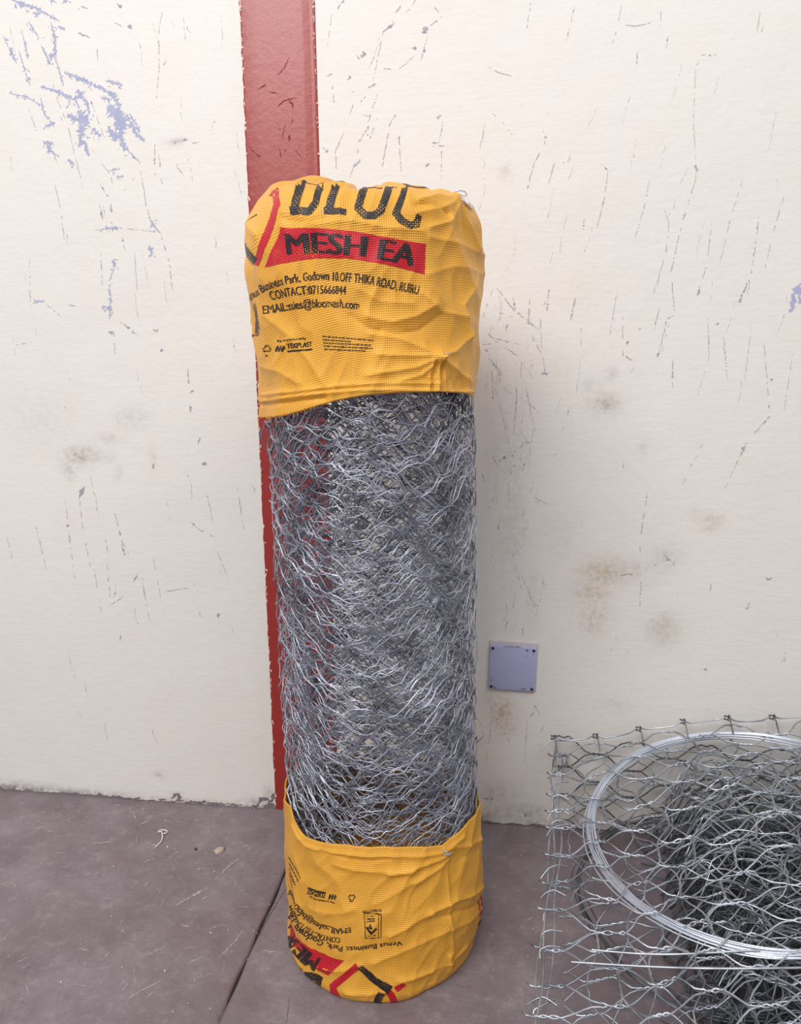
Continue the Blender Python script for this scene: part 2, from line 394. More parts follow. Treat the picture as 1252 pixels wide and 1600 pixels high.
thin_l = [(A((800, 35), (778, 140), (780, 330), (765, 520)), 1.2, .4), (A((275, 480), (330, 600), (400, 890), (408, 920)), 1.2, .4), (A((440, 480), (520, 690)), 1.1, .4), (A((450, 730), (545, 860), (552, 900)), 1.2, .5), (A((690, 840), (715, 990), (745, 1100)), 1.2, .5),
    (A((610, 935), (660, 870)), 1.4, .5), (A((450, 1130), (580, 1115), (720, 1130), (790, 1138)), 1.1, .6), (A((490, 1000), (505, 1080)), 3, .5), (A((545, 1000), (550, 1110)), 2, .8), (A((560, 1310), (530, 1390)), 1.2, .6), (A((600, 1160), (610, 1225)), 1.4, .6),
    (A((828, 1270), (845, 1420)), 1.4, .5), (A((790, 1150), (835, 1310)), 1.6, .7), (A((495, 1240), (500, 1400)), 1., .5), (A((660, 1240), (672, 1420)), 1., .5), (A((300, 1060), (318, 1180)), 1.2, .6), (A((560, 110), (600, 130)), 1.2, .6), (A((625, 135), (638, 128)), 3, .6), (A((385, 50), (400, 35), (428, 40)), 2, .8),
    (A((385, 160), (440, 185)), 1.6, .8), (A((570, 15), (590, 35)), 2.4, .7), (A((480, 230), (475, 300)), 1, .5), (A((145, 1240), (150, 1500)), .9, .5), (A((480, 880), (540, 980)), 1, .6), (A((270, 900), (310, 1080)), .9, .6), (A((330, 1490), (370, 1498)), 1.6, .6), (A((220, 1480), (300, 1550)), 1, .5),
    (A((800, 320), (815, 300)), 1.6, .6), (A((140, 530), (200, 700)), .9, .6), (A((830, 715), (880, 690), (920, 685)), 3, .5), (A((940, 705), (975, 695)), 1.6, .6), (A((1030, 640), (1050, 600)), 1, .5), (A((760, 690), (760, 860)), 1.6, 1.2), (A((780, 760), (800, 920)), 1.4, 1.2), (A((860, 800), (900, 860)), 1, .9),
    (E_((285, 780), (300, 920), (330, 1150)), 1.5, .5), (E_((345, 760), (360, 900), (395, 1080)), 1.3, .5), (E_((395, 680), (420, 830)), 1.2, .5), (E_((500, 840), (530, 960), (560, 1020)), 1.3, .5), (E_((455, 930), (470, 1010)), 1.4, .6), (E_((530, 970), (545, 1020)), 2.5, .9), (E_((160, 900), (205, 1100)), .9, .5), (E_((30, 940), (60, 1060)), .9, .5),
    (E_((820, 870), (870, 915), (930, 943)), 1.6, .3), (E_((1030, 720), (1060, 910)), 1.2, .4), (E_((900, 760), (930, 900)), .8, .5), (E_((710, 1180), (820, 1165), (865, 1140)), 1.4, .5), (E_((470, 1245), (540, 1200)), 1.2, .6), (E_((665, 1030), (700, 1215)), .9, .5), (E_((615, 1110), (640, 1260), (655, 1320)), 1, .5), (E_((465, 1060), (480, 1220)), 1.1, .5),
    (E_((580, 1140), (600, 1100)), 1.3, .6), (E_((880, 630), (888, 625)), 5, .4), (E_((345, 740), (355, 745)), 5, .5), (E_((490, 0), (500, 150)), 1., .5), (E_((70, 108), (115, 100)), 2, .8), (E_((520, 8), (570, 40)), 1.6, .7), (E_((570, 45), (605, 75)), 1.4, .6), (E_((665, 40), (685, 50)), 3, .7), (E_((470, 50), (480, 55)), 2.5, .6), (E_((815, 200), (820, 270)), 1.5, .9), (E_((825, 320), (835, 310)), 2.5, .6),
    (E_((280, 380), (283, 378)), 4, .4), (E_((830, 400), (828, 385)), 2, .5), (E_((860, 540), (870, 510)), 1.6, .8), (E_((660, 660), (680, 590)), 2.5, .4), (E_((410, 1080), (440, 1270)), .9, .5), (E_((700, 128), (703, 130)), 2.5, .4), (E_((1095, 715), (1115, 760)), .9, .4), (E_((945, 1010), (990, 1120)), .7, .5), (E_((525, 1370), (523, 1391)), 2, .5), (E_((940, 1285), (950, 1282)), 3, .5)]
thin_r = [(B_((400, 80), (428, 118), (372, 158), (350, 270), (322, 400)), 1.3, .4), (B_((372, 158), (425, 122)), 2, .4), (B_((620, 30), (660, 85), (590, 135), (570, 170)), 1.8, .6), (B_((585, 130), (575, 150)), 5, .7), (B_((590, 180), (555, 300)), 1, .5), (B_((510, 238), (545, 235), (570, 245)), 3, .4), (B_((285, 440), (350, 405)), 3.6, .8), (B_((345, 460), (310, 560), (300, 600)), 1.5, .6),
    (B_((275, 560), (308, 572), (300, 620), (255, 695), (240, 780), (210, 870)), 1.5, .6), (B_((430, 565), (405, 610), (385, 720), (360, 860)), 1.4, .5), (B_((425, 570), (432, 562)), 4, .5), (B_((462, 615), (450, 680), (462, 850)), 1.2, .6), (B_((345, 580), (310, 670)), 1.2, .6), (B_((295, 665), (300, 660)), 4, .5), (B_((180, 650), (140, 740), (145, 850)), 1.1, .6), (B_((640, 570), (665, 600), (645, 700), (610, 700)), 1.3, .8),
    (B_((660, 715), (655, 880)), .9, .5), (B_((635, 580), (645, 572)), 3, .6), (B_((615, 720), (675, 712)), 1.4, .8), (B_((890, 330), (940, 358), (1000, 372)), 1.6, .3), (B_((870, 528), (950, 590), (1005, 660)), 1.1, .5), (B_((870, 610), (845, 730)), 1.1, .5), (B_((865, 760), (870, 930)), 1., .8), (B_((1155, 640), (1170, 685), (1110, 800), (1075, 930)), 1.5, .5), (B_((1215, 790), (1180, 900)), 1., .5), (B_((1095, 0), (1075, 140), (1055, 155)), 1.1, .5),
    (B_((180, 400), (230, 370)), 2, .7), (B_((75, 385), (130, 360)), 1, .5), (B_((125, 420), (132, 500)), 1.2, .7), (B_((225, 440), (230, 500), (210, 560)), 1, .6), (B_((250, 290), (300, 260)), 3, 1.2), (B_((375, 335), (412, 340)), 2.4, .8), (B_((440, 350), (530, 270)), 1, .6), (B_((150, 45), (180, 5)), 1.8, .7), (B_((430, 70), (460, 30)), 1.8, .8), (B_((485, 65), (535, 0)), 1.8, .8), (B_((122, 70), (100, 230)), .9, .5), (B_((580, 815), (590, 805)), 3, .6), (B_((75, 720), (95, 735)), 2, .7), (B_((260, 500), (295, 465)), 1.2, .6),
    (C_((375, 30), (350, 140), (310, 270)), 1.2, .5), (C_((395, 122), (450, 128), (515, 112)), 1.8, .3), (C_((570, 50), (560, 130)), 1., .5), (C_((150, 20), (100, 210)), .9, .4), (C_((760, 305), (735, 320), (725, 600), (735, 780)), 1., .4), (C_((740, 810), (735, 880), (670, 1090), (640, 1220), (615, 1330), (635, 1540), (600, 1560)), 1.5, .4), (C_((735, 805), (745, 840)), 3, .6), (C_((275, 805), (308, 835), (290, 970), (240, 1170)), 1.1, .5), (C_((510, 880), (480, 1030), (430, 1200)), 1.1, .5),
    (C_((580, 1020), (605, 1090), (590, 1240), (530, 1430)), 1.1, .5), (C_((965, 880), (900, 1090), (855, 1290)), 1.1, .5), (C_((815, 1090), (790, 1300), (740, 1450)), 1.2, .5), (C_((1045, 1060), (1025, 1230), (990, 1440)), 1.4, .8), (C_((1000, 1360), (950, 1480)), 1.8, .8), (C_((1180, 920), (1120, 1120), (1075, 1310)), 1.2, .5), (C_((85, 800), (115, 790), (128, 740)), 1.8, .6), (C_((50, 790), (20, 870)), 1, .5), (C_((190, 1070), (185, 1150)), 1.6, .7), (C_((160, 1400), (130, 1560)), 1, .6), (C_((350, 1440), (335, 1510)), 1, .5),
    (C_((20, 1400), (5, 1560)), 1.4, .8), (C_((1050, 60), (1035, 170)), 1, .6), (C_((450, 250), (450, 320)), 1.2, .9), (C_((765, 270), (840, 268)), 1.4, .5), (C_((600, 180), (590, 260)), 1, .6), (C_((820, 1360), (808, 1470)), .8, .5), (C_((700, 820), (660, 900)), .8, .5), (C_((560, 1500), (550, 1560)), 1, .5),
    (D_((75, 0), (30, 130), (70, 190), (175, 215)), 1.2, .6), (D_((90, 0), (150, 80), (265, 170)), 1.6, .5), (D_((35, 215), (75, 215), (80, 195), (60, 180)), 1.6, .7), (D_((80, 200), (185, 270), (180, 350)), 1.2, .6), (D_((45, 230), (70, 280), (110, 330)), 1.4, .7), (D_((55, 260), (100, 330)), 1.4, .7), (D_((215, 40), (210, 140)), 2, .6), (D_((150, 30), (160, 80)), 1.4, .6), (D_((290, 20), (255, 100), (260, 230), (275, 330)), 1.2, .7), (D_((260, 330), (285, 325)), 3, .9),
    (D_((220, 180), (260, 250)), 1.2, .8), (D_((160, 290), (165, 420), (155, 560)), 1.1, .8), (D_((70, 300), (75, 420)), 1.2, .7), (D_((100, 440), (140, 610), (150, 640)), 1.1, .8), (D_((200, 380), (235, 540)), .9, .7), (D_((180, 590), (225, 590)), 1.5, .7), (D_((95, 665), (115, 650)), 1.6, .8), (D_((150, 680), (160, 678)), 2.4, .5), (D_((230, 740), (215, 790), (290, 830)), 1.2, .5), (D_((205, 640), (190, 690)), 1, .6), (D_((190, 850), (195, 980), (150, 1020), (190, 1170), (215, 1215)), 1.3, .6), (D_((100, 880), (95, 930)), 1, .6), (D_((30, 700), (60, 780)), 1, .7),
    (D_((385, 40), (370, 130)), .9, .5), (D_((410, 80), (412, 230)), .9, .5), (D_((545, 30), (520, 190)), 1, .5), (D_((570, 110), (572, 260)), 1, .6), (D_((580, 260), (595, 270)), 1.8, .6), (D_((585, 215), (592, 205)), 2.4, .6), (D_((760, 0), (770, 105), (738, 125), (705, 260)), 1.5, .6), (D_((700, 262), (705, 256)), 4, .5), (D_((762, 275), (760, 400)), 2, .7), (D_((895, 115), (900, 260), (850, 430)), 1., .5), (D_((955, 185), (970, 350)), 1.4, .6), (D_((1110, 215), (1125, 400), (1132, 490), (1050, 580), (1000, 680), (955, 780)), 1.5, .6), (D_((1045, 590), (1020, 630)), 3, .7),
    (D_((1060, 160), (1035, 350)), .9, .5), (D_((1220, 250), (1185, 480)), 1, .5), (D_((880, 585), (830, 680), (800, 750)), 1.4, .5), (D_((665, 780), (645, 900), (630, 1090)), 1.5, .5), (D_((645, 1090), (635, 1215)), 1.6, .8), (D_((575, 660), (570, 690)), 1.2, .5), (D_((365, 450), (350, 540)), .9, .6), (D_((1120, 1115), (1145, 1108)), 2.6, .6), (D_((910, 1130), (905, 1160)), 1, .5), (D_((1055, 1200), (1050, 1220)), 1.6, .6), (D_((550, 1100), (620, 1090)), 2, 1.1), (D_((690, 1060), (760, 1030)), 2, 1.2), (D_((730, 1020), (770, 1060)), 2, 1.2), (D_((1010, 55), (1040, 0)), 2, .8), (D_((1018, 50), (1020, 46)), 4, .5), (D_((855, 30), (865, 5)), 2, .6), (D_((920, 140), (935, 138)), 1.6, .6), (D_((630, 160), (640, 155)), 2, .6), (D_((1136, 355), (1140, 352)), 3, .4), (D_((710, 75), (690, 160)), 1, .6),
    (G_((185, 0), (240, 130)), 1.3, .5), (G_((195, 180), (180, 240)), 1, .5), (G_((130, 175), (134, 180)), 2.4, .5), (G_((1055, 100), (1045, 130)), 1.4, .5), (G_((1190, 290), (1188, 330)), 1.4, .6), (G_((60, 470), (75, 530), (45, 720)), 1, .6), (G_((100, 560), (140, 640)), .8, .5), (G_((205, 560), (230, 520)), 1.8, .7), (G_((205, 560), (195, 720)), .8, .6), (G_((255, 600), (270, 570)), 1.2, .5), (G_((230, 490), (260, 540)), .9, .5), (G_((35, 850), (75, 852)), 1.8, .8), (G_((190, 910), (240, 915)), 2., 1.), (G_((880, 355), (895, 358)), 1.6, .6)]
g = np.random.default_rng(21)
for _ in range(40):   # the many hair-thin marks of leaning mesh rolls, both walls
    x, y = g.uniform(10, 370), g.uniform(20, 1200); L = g.uniform(10, 60)
    thin_l.append(([(x, y), (x + L * .10 + g.normal(0, 2), y + L * .5), (x + L * .18 + g.normal(0, 3), y + L)], g.uniform(.35, .6), .8))
for _ in range(45):
    x, y = g.uniform(505, 1245), g.uniform(10, 1050)
    if 745 > x and y > 255: x = g.uniform(760, 1245)
    L = g.uniform(12, 75) * (1 if y < 700 else .5)
    thin_r.append(([(x, y), (x - L * .12 + g.normal(0, 2), y + L * .5), (x - L * .24 + g.normal(0, 3), y + L)], g.uniform(.35, .6), .8))
for _ in range(40):
    x, y = g.uniform(755, 850), g.uniform(450, 960); L = g.uniform(10, 60)
    thin_r.append(([(x, y), (x + g.normal(0, 6), y + L * .5), (x + g.normal(0, 9), y + L)], g.uniform(.35, .6), .8))
g = np.random.default_rng(41); sat, dots_l, dots_r = [], [], []
for pts, w, j in blue_l:   # splinters of bare plaster round every patch
    p = np.array(pts); L = np.linalg.norm(np.diff(p, axis=0), axis=1).sum()
    for _ in range(int(3 + L / 7)):
        c = p[g.integers(len(p) - 1)]; d = p[g.integers(1, len(p))]; c = c + (d - c) * g.uniform(0, 1) + g.normal(0, w * .45 + 1.2, 2); a = g.choice([1.15, 1.15, .4, 2.0]) + g.normal(0, .3); l = g.uniform(2, 7)
        sat.append(([tuple(c), (c[0] + l * math.cos(a) * .5, c[1] + l * math.sin(a) * .5), (c[0] + l * math.cos(a), c[1] + l * math.sin(a))], g.uniform(.5, 1.8), .9))
        if g.uniform() < .55: dots_l.append(([tuple(c + g.normal(0, 1, 2)), (c[0] + l * math.cos(a) * .8, c[1] + l * math.sin(a) * .8)], g.uniform(.4, .9), .9))
blue_l += sat
for lst, out in ((thin_l, dots_l), (thin_r, dots_r)):   # nicks along the scratches
    for pts, w, j in list(lst):
        p = np.array(pts)
        for _ in range(g.integers(0, 3)):
            i = g.integers(len(p) - 1); c = p[i] + (p[i + 1] - p[i]) * g.uniform(); d = (p[i + 1] - p[i]) / (np.linalg.norm(p[i + 1] - p[i]) + 1e-6); l = g.uniform(1.5, 6)
            out.append(([tuple(c), tuple(c + d * l)], w * g.uniform(1, 2), .8))
NICK = flake_material('nick_grey', srgb(142, 138, 152), srgb(182, 177, 184))
SCR = flake_material('scratch_grey', srgb(150, 147, 162), srgb(204, 198, 198))
BARE = flake_material('bare_blue_grey_plaster', srgb(156, 162, 196), srgb(182, 186, 208))
def wp(P):
    q = on_wall(P, -.002); q[:, 1] = wall_y(q[:, 0], q[:, 2]); return q
slivers('paint_scratches', [(p, w * .95, j) for p, w, j in thin_l], SCR, wall_l, wp, (0, -0.00025, 0), .46, 2.5)
slivers('paint_nicks', dots_l, NICK, wall_l, wp, (0, -0.0003, 0), 0, 2)
slivers('paint_nicks', dots_r, NICK, wall_r, wp, (0, -0.0003, 0), 0, 2)
slivers('bare_patches', blue_l, BARE, wall_l, wp, (0, -0.00025, 0), 0, 1.6)
slivers('paint_scratches', [(p, w * .95, j) for p, w, j in thin_r], SCR, wall_r, wp, (0, -0.00025, 0), .46, 2.5)
slivers('bare_patches', blue_r, BARE, wall_r, wp, (0, -0.00025, 0))
H_ = lambda *p: sc(360, 0, 5.7125, *p)
red_marks = [(H_((525, 510), (480, 610), (425, 670)), 1.2, .5), (H_((250, 800), (320, 755)), 1.3, .6), (H_((430, 950), (480, 895), (590, 870)), 1.5, .7), (H_((520, 900), (560, 940), (550, 965)), 1.6, .7), (H_((350, 820), (440, 835)), 1.6, 1.), (H_((490, 1110), (460, 1250)), 1.2, .8), (H_((530, 1200), (520, 1260)), 2, 1.1), (H_((560, 1060), (545, 1110)), 1.2, .7),
    (H_((160, 1300), (260, 1400)), 1.6, 1.2), (H_((440, 1320), (450, 1410)), 1.5, 1.), (H_((570, 1330), (640, 1410)), 1.3, 1.), (H_((490, 1340), (495, 1350)), 2.4, .8), (H_((240, 1390), (270, 1395)), 1.8, .8), (H_((435, 1150), (440, 1160)), 3, .7), (H_((610, 1300), (615, 1310)), 2.4, .8)]
slivers('paint_scratches', red_marks, flake_material('dark_red_scratch', srgb(122, 34, 34), srgb(140, 44, 40)), stripe, lambda P: on_wall(P, -0.0034), (0, -0.0002, 0))
g = np.random.default_rng(5); fl = []
for _ in range(90):   # cream paint flecks down both paint lines of the stripe
    y = g.uniform(0, 1255); xl = 374 + 57 * y / 1262
    fl.append(([(xl + g.normal(1.2, .8), y), (xl + g.normal(1.6, .8), y + g.uniform(2, 7))], g.uniform(.7, 2), .8))
    if y < 270: fl.append(([(490.5 + y * .0355 - abs(g.normal(0, 1.2)), y), (490.8 + y * .0355 - abs(g.normal(0, 1.2)), y + g.uniform(2, 6))], g.uniform(.6, 1.5), .8))
slivers('paint_flecks', fl, flake_material('cream_fleck', srgb(236, 228, 216), srgb(225, 214, 204)), stripe, lambda P: on_wall(P, -0.0034), (0, -0.0002, 0))

# ragged dirty foot of the wall: screed splashes that climb the paint
g = np.random.default_rng(9); dl, dr = [], []
for i in range(150):
    x = g.uniform(0, 430) if i % 2 else g.uniform(0, 190); y0 = on_wall([(x, 0)])  # foot line
    yy = 1236 + 0.061 * x; h = abs(g.normal(0, 1.7)) + (1.2 if x < 190 else .6)
    dl.append(([(x - g.uniform(3, 9), yy - h * .4), (x + g.uniform(3, 9), yy - h * .45)], h, .6))
for i in range(120):
    x = g.uniform(745, 1240); yy = 1284 + 0.07 * (x - 745); h = abs(g.normal(0, 1.8)) + .8
    dr.append(([(x - g.uniform(3, 10), yy - h * .4), (x + g.uniform(3, 10), yy - h * .45)], h, .6))
dl += [([(400, 1260), (408, 1250), (420, 1248)], 5, .7), ([(412, 1262), (424, 1252), (428, 1240)], 6, .6), ([(418, 1263), (428, 1256)], 8, .5), ([(268, 1247), (276, 1240), (283, 1247)], 5, .6)]
FOOT = flake_material('screed_splash', srgb(112, 100, 104), srgb(136, 122, 124))
slivers('foot_dirt', dl, FOOT, wall_l, wp, (0, -0.00025, 0)); slivers('foot_dirt', dr, FOOT, wall_r, wp, (0, -0.00025, 0))

# ------------------------------------------------------------------ the floor: screed bays with an open joint between them
JX = -0.530
def slab(x0, x1, y0, y1, seed, left_edge, right_edge, parent):
    dense = np.arange(-1.5, 0.001, 0.02)
    xs = np.unique(np.concatenate([np.linspace(x0, x1, 24), np.clip(np.arange(-1.7, 1.2, 0.02), x0, x1), [x0, x1]])); ys = np.unique(np.concatenate([np.arange(y0, -1.5, 0.3), dense, [0.0, y1]]))
    X, Y = np.meshgrid(xs, ys); x = X.ravel().copy(); y = Y.ravel()
    z = Noise(seed, 7, 7, 14, False)(x, y) * 0.0006 - 0.0012
    g = Noise(seed + 50, 1, 60, 12, False)(0 * y, y) * 0.0012
    z[np.abs(x - x0) < 1e-6] -= 0.002; z[np.abs(x - x1) < 1e-6] -= 0.002
    if left_edge: x = np.where(np.abs(x - x0) < 1e-6, x + g, x)
    if right_edge: x = np.where(np.abs(x - x1) < 1e-6, x + g, x)
    nr, nc = X.shape; n = len(x)
    V = np.stack([x, y, z], 1); low = V.copy(); low[:, 2] = -0.05
    ring = np.concatenate([np.arange(nc), np.arange(1, nr) * nc + nc - 1, (nr - 1) * nc + np.arange(nc - 2, -1, -1), np.arange(nr - 2, 0, -1) * nc])
    m = len(ring); r2 = np.roll(ring, -1)
    skirt = np.stack([r2, ring, n + np.arange(m), n + (np.arange(m) + 1) % m], 1)
    return mk('floor_slab', np.concatenate([V, low[ring]]), np.concatenate([grid_faces(nr, nc), skirt]), FLOOR, parent, smooth=True)
JOINT = plain('dark_joint_filler', srgb(38, 32, 32), 0.9, srgb(62, 52, 52), 90)
floor_o = mk_bm('floor', box(-4, 4, -7, 0.14, -0.12, -0.0085), JOINT)
tag(floor_o, 'worn purplish grey cement floor split by one dark joint', None, None, 'structure')
slab(-4, JX - 0.0035, -7, 0.10, 31, False, True, floor_o); slab(JX + 0.0035, 4, -7, 0.10, 32, True, False, floor_o)
FN = {k: Noise(k, 7, 7, 14, False) for k in (31, 32)}
def fp(P):
    q = on_floor(P); q[:, 2] = np.where(q[:, 0] < JX, FN[31](q[:, 0], q[:, 1]), FN[32](q[:, 0], q[:, 1])) * .0006 - .0012; return q
I_ = lambda *p: sc(0, 1180, 2.7217, *p)
fs = [(I_((390, 375), (440, 370), (475, 366)), 1.4, .6), (I_((740, 645), (800, 605), (885, 560)), 2.2, .7), (I_((918, 528), (960, 480), (1022, 432)), 1.8, .7), (I_((1030, 395), (1045, 382), (1065, 385), (1058, 402), (1038, 402)), 1.3, .7), (I_((710, 445), (760, 405)), 1.2, .6), (I_((612, 555), (630, 538)), 1.4, .7), (I_((110, 965), (120, 1015)), 1.4, .7), (I_((575, 940), (572, 985)), 1.5, .7), (I_((515, 1005), (548, 965)), 1.2, .7),
      (I_((540, 1040), (600, 1000), (690, 955)), 1.4, .8), (I_((930, 860), (990, 800), (1035, 740)), 1.5, .9), (I_((770, 720), (800, 728)), 2, .9), (I_((1115, 830), (1180, 838)), 2, .9), (I_((470, 830), (420, 880)), 1.2, .9), (I_((350, 400), (360, 396)), 2, .7), (I_((800, 880), (880, 850)), 1.2, .9), (I_((600, 860), (720, 800)), 1, .9)]
g = np.random.default_rng(14)
for _ in range(60):
    x, y = g.uniform(0, 440), g.uniform(1275, 1590); a = g.normal(-.5, .5); L = g.uniform(4, 26); fs.append(([(x, y), (x + L * math.cos(a), y + L * math.sin(a))], g.uniform(.5, 1.1), .9))
for _ in range(26):
    x, y = g.uniform(740, 880), g.uniform(1300, 1590); a = g.normal(-.5, .6); L = g.uniform(4, 20); fs.append(([(x, y), (x + L * math.cos(a), y + L * math.sin(a))], g.uniform(.5, 1.1), .9))
slivers('floor_scratches', fs, flake_material('pale_floor_scratch', srgb(176, 165, 168), srgb(160, 148, 152)), floor_o, fp, (0, 0, 0.0003))
crk = [([(448, 1388), (432, 1412), (415, 1440), (404, 1462)], 1.1, .6), ([(448, 1600), (452, 1560)], .8, .5)]
slivers('floor_cracks', crk, plain('dark_crack', srgb(74, 64, 66), .9), floor_o, fp, (0, 0, 0.0003))  # fine cracks drawn as thin dark slivers

# crumbs of paint and plaster: nobody could count these
g = np.random.default_rng(3); Vs, Fs, k = [], [], 0
pts = [(575 / 2.7217, 1180 + 262 / 2.7217), (630 / 2.7217, 1180 + 245 / 2.7217), (712 / 2.72, 1180 + 388 / 2.72), (485 / 2.72, 1180 + 470 / 2.72), (910 / 2.72, 1180 + 492 / 2.72), (700 / 2.72, 1180 + 915 / 2.72), (260 / 2.72, 1180 + 963 / 2.72), (1148 / 2.72, 1180 + 634 / 2.72), (1092 / 2.72, 1180 + 758 / 2.72), (895 / 2.72, 1180 + 753 / 2.72)]
pts += [(g.uniform(0, 445), g.uniform(1262, 1590)) for _ in range(40)] + [(g.uniform(760, 870), g.uniform(1300, 1590)) for _ in range(10)] + [(g.uniform(60, 430), g.uniform(1250, 1285)) for _ in range(30)]
for i, p in enumerate(pts):
    c = on_floor(p)[0]; n = 6; a = np.sort(g.uniform(0, 6.28, n)); r = (0.0022 if i < 10 else 0.0013) * g.uniform(.5, 1.3, n)
    b = np.stack([c[0] + r * np.cos(a), c[1] + r * np.sin(a), np.full(n, -0.0012)], 1); t = b * [1, 1, 0] + [0, 0, 0.0012]; t[:, :2] = c[:2] + (t[:, :2] - c[:2]) * .7
    Vs += [b, t, [[c[0], c[1], .0016]]]; q = np.arange(n); q2 = (q + 1) % n
    Fs += [np.stack([q, q2, n + q2], 1) + k, np.stack([q, n + q2, n + q], 1) + k, np.stack([n + q, n + q2, np.full(n, 2 * n)], 1) + k]; k += 2 * n + 1
tag(mk('paint_crumbs', np.concatenate(Vs), np.concatenate(Fs), plain('plaster_crumb', srgb(222, 214, 208), .8), smooth=False), 'tiny pale crumbs of paint scattered over the grey floor', 'debris', None, 'stuff')

def flat_stone(name, pxy, rx, ry, h, rot, mat, label):
    c = on_floor(pxy)[0]; g = np.random.default_rng(int(pxy[0])); n = 16; a = np.arange(n) * 2 * np.pi / n; r = 1 + .16 * g.normal(size=n)
    V = []
    for lvl, s in ((-0.0012, 1.0), (h * .6, .95), (h, .7)):
        x, y = rx * r * s * np.cos(a), ry * r * s * np.sin(a)
        V.append(np.stack([c[0] + x * math.cos(rot) - y * math.sin(rot), c[1] + x * math.sin(rot) + y * math.cos(rot), np.full(n, lvl)], 1))
    V.append([[c[0], c[1], h * 1.05]]); q = np.arange(n)
    top = np.stack([2 * n + q, 2 * n + (q + 1) % n, np.full(n, 3 * n)], 1)
    return tag(mk(name, np.concatenate(V), [grid_faces(3, n, True), top], mat, smooth=True), label, 'debris')
flat_stone('plaster_flake', (343, 1328), .0105, .0125, .004, -.5, plain('plaster', srgb(196, 178, 162), .85, srgb(176, 158, 146), 120), 'flat beige plaster flake lying on the grey floor')
flat_stone('dirt_crumb', (306, 1327), .0035, .004, .003, 0, plain('dark_crumb', srgb(70, 60, 62), .9), 'small dark crumb beside the beige plaster flake')

# the little white twist of plastic near the wall
K = [on_floor(I_(q)[0], .004)[0] for q in ((660, 388), (685, 368), (692, 350), (688, 325), (672, 328), (680, 316), (700, 313), (713, 320), (705, 328), (690, 330))]
K = np.array(K); t = np.linspace(0, len(K) - 1, 60); P = np.stack([np.interp(t, np.arange(len(K)), K[:, i]) for i in range(3)], 1)
for _ in range(3): P[1:-1] = (P[:-2] + P[1:-1] * 2 + P[2:]) / 4
P[:, 2] = .0012 + .004 * np.clip(np.sin(np.linspace(0, 5, 60)), 0, 1)
v, f = tube(P, .0016, 6)
tag(mk('plastic_twist', v, f, plain('white_plastic', srgb(226, 220, 220), .5)), 'white curled scrap of plastic tie lying near the left wall', 'litter')

# ------------------------------------------------------------------ junction box cover
pl = np.array([on_wall(p)[0] for p in ((764, 1006), (839, 1008), (838, 1080), (763, 1073))])
cx, cz = pl[:, 0].mean(), pl[:, 2].mean(); tilt = math.radians(1.9)
jb = thing('junction_box', (cx, 0.0, cz), 'square lilac grey junction box cover on the cream wall', 'junction box')
def rot_bm(bm):
    for v in bm.verts:
        x, z = v.co.x, v.co.z; v.co.x = cx + x * math.cos(tilt) + z * math.sin(tilt); v.co.z = cz - x * math.sin(tilt) + z * math.cos(tilt)
    return bm
PLATE = plain('lilac_grey_plastic', srgb(176, 180, 214), 0.42, srgb(168, 171, 206), 30)
BOXM = plain('painted_over_box', srgb(214, 204, 208), 0.6, srgb(196, 186, 190), 60)
mk_bm('backing_box', rot_bm(box(-.0625, .0645, -.006, .02, -.0615, .0720, .003)), BOXM, jb)
mk_bm('cover_plate', rot_bm(box(-.0605, .0605, -.0135, -.0045, -.0605, .0605, .0035, 3)), PLATE, jb, True)
SCREW = plain('dark_screw', srgb(40, 38, 44), 0.5, srgb(60, 56, 60), 200, .4)
for sx, sz in ((-1, 1), (1, 1), (1, -1), (-1, -1)):
    bm = bmesh.new(); bmesh.ops.create_cone(bm, cap_ends=True, segments=16, radius1=.0040, radius2=.0034, depth=.003)
    for v in bm.verts: v.co = (v.co.x + sx * .0525, -.0142 + -v.co.z * .6, v.co.y + sz * .0525)
    s_ = mk_bm('screw', rot_bm(bm), SCREW, jb, True)
    bm = box(-.0030 + sx * .0525, .0030 + sx * .0525, -.0163, -.0150, -.0005 + sz * .0525, .0005 + sz * .0525)
    mk_bm('screw_slot', rot_bm(bm), plain('slot', srgb(18, 18, 20), .8), s_)
J_ = lambda *p: sc(740, 980, 10.433, *p)
slivers('scuff_marks', [(J_((840, 370), (900, 365)), 1.3, 1.), (J_((870, 400), (890, 405)), 1.5, 1.), (J_((868, 460), (866, 495)), .6, .4), (J_((745, 1000), (850, 1010)), 1.2, .9), (J_((310, 830), (325, 836)), 1.2, .6), (J_((275, 865), (300, 860)), 1.4, .8), (J_((372, 890), (378, 930)), .7, .6), (J_((320, 965), (370, 985)), 1.2, .8), (J_((470, 305), (600, 312), (800, 325)), .7, 1.2), (J_((290, 370), (292, 390)), .7, .5), (J_((975, 420), (978, 450)), .8, .5)],
        flake_material('scuff_grey', srgb(96, 94, 116), srgb(120, 118, 140)), jb, lambda P: on_wall(P, -.0138), (0, -.0006, 0))

# ------------------------------------------------------------------ the wire mesh roll with its two sacks
AX, AY, LEAN = -0.250, -0.440, -0.0143
RM = 0.2025
def axis(z): return AX + LEAN * z
roll = thing('wire_mesh_roll', (AX, AY, 0.0), 'tall standing roll of galvanised wire mesh capped with yellow printed sacks', 'wire roll')

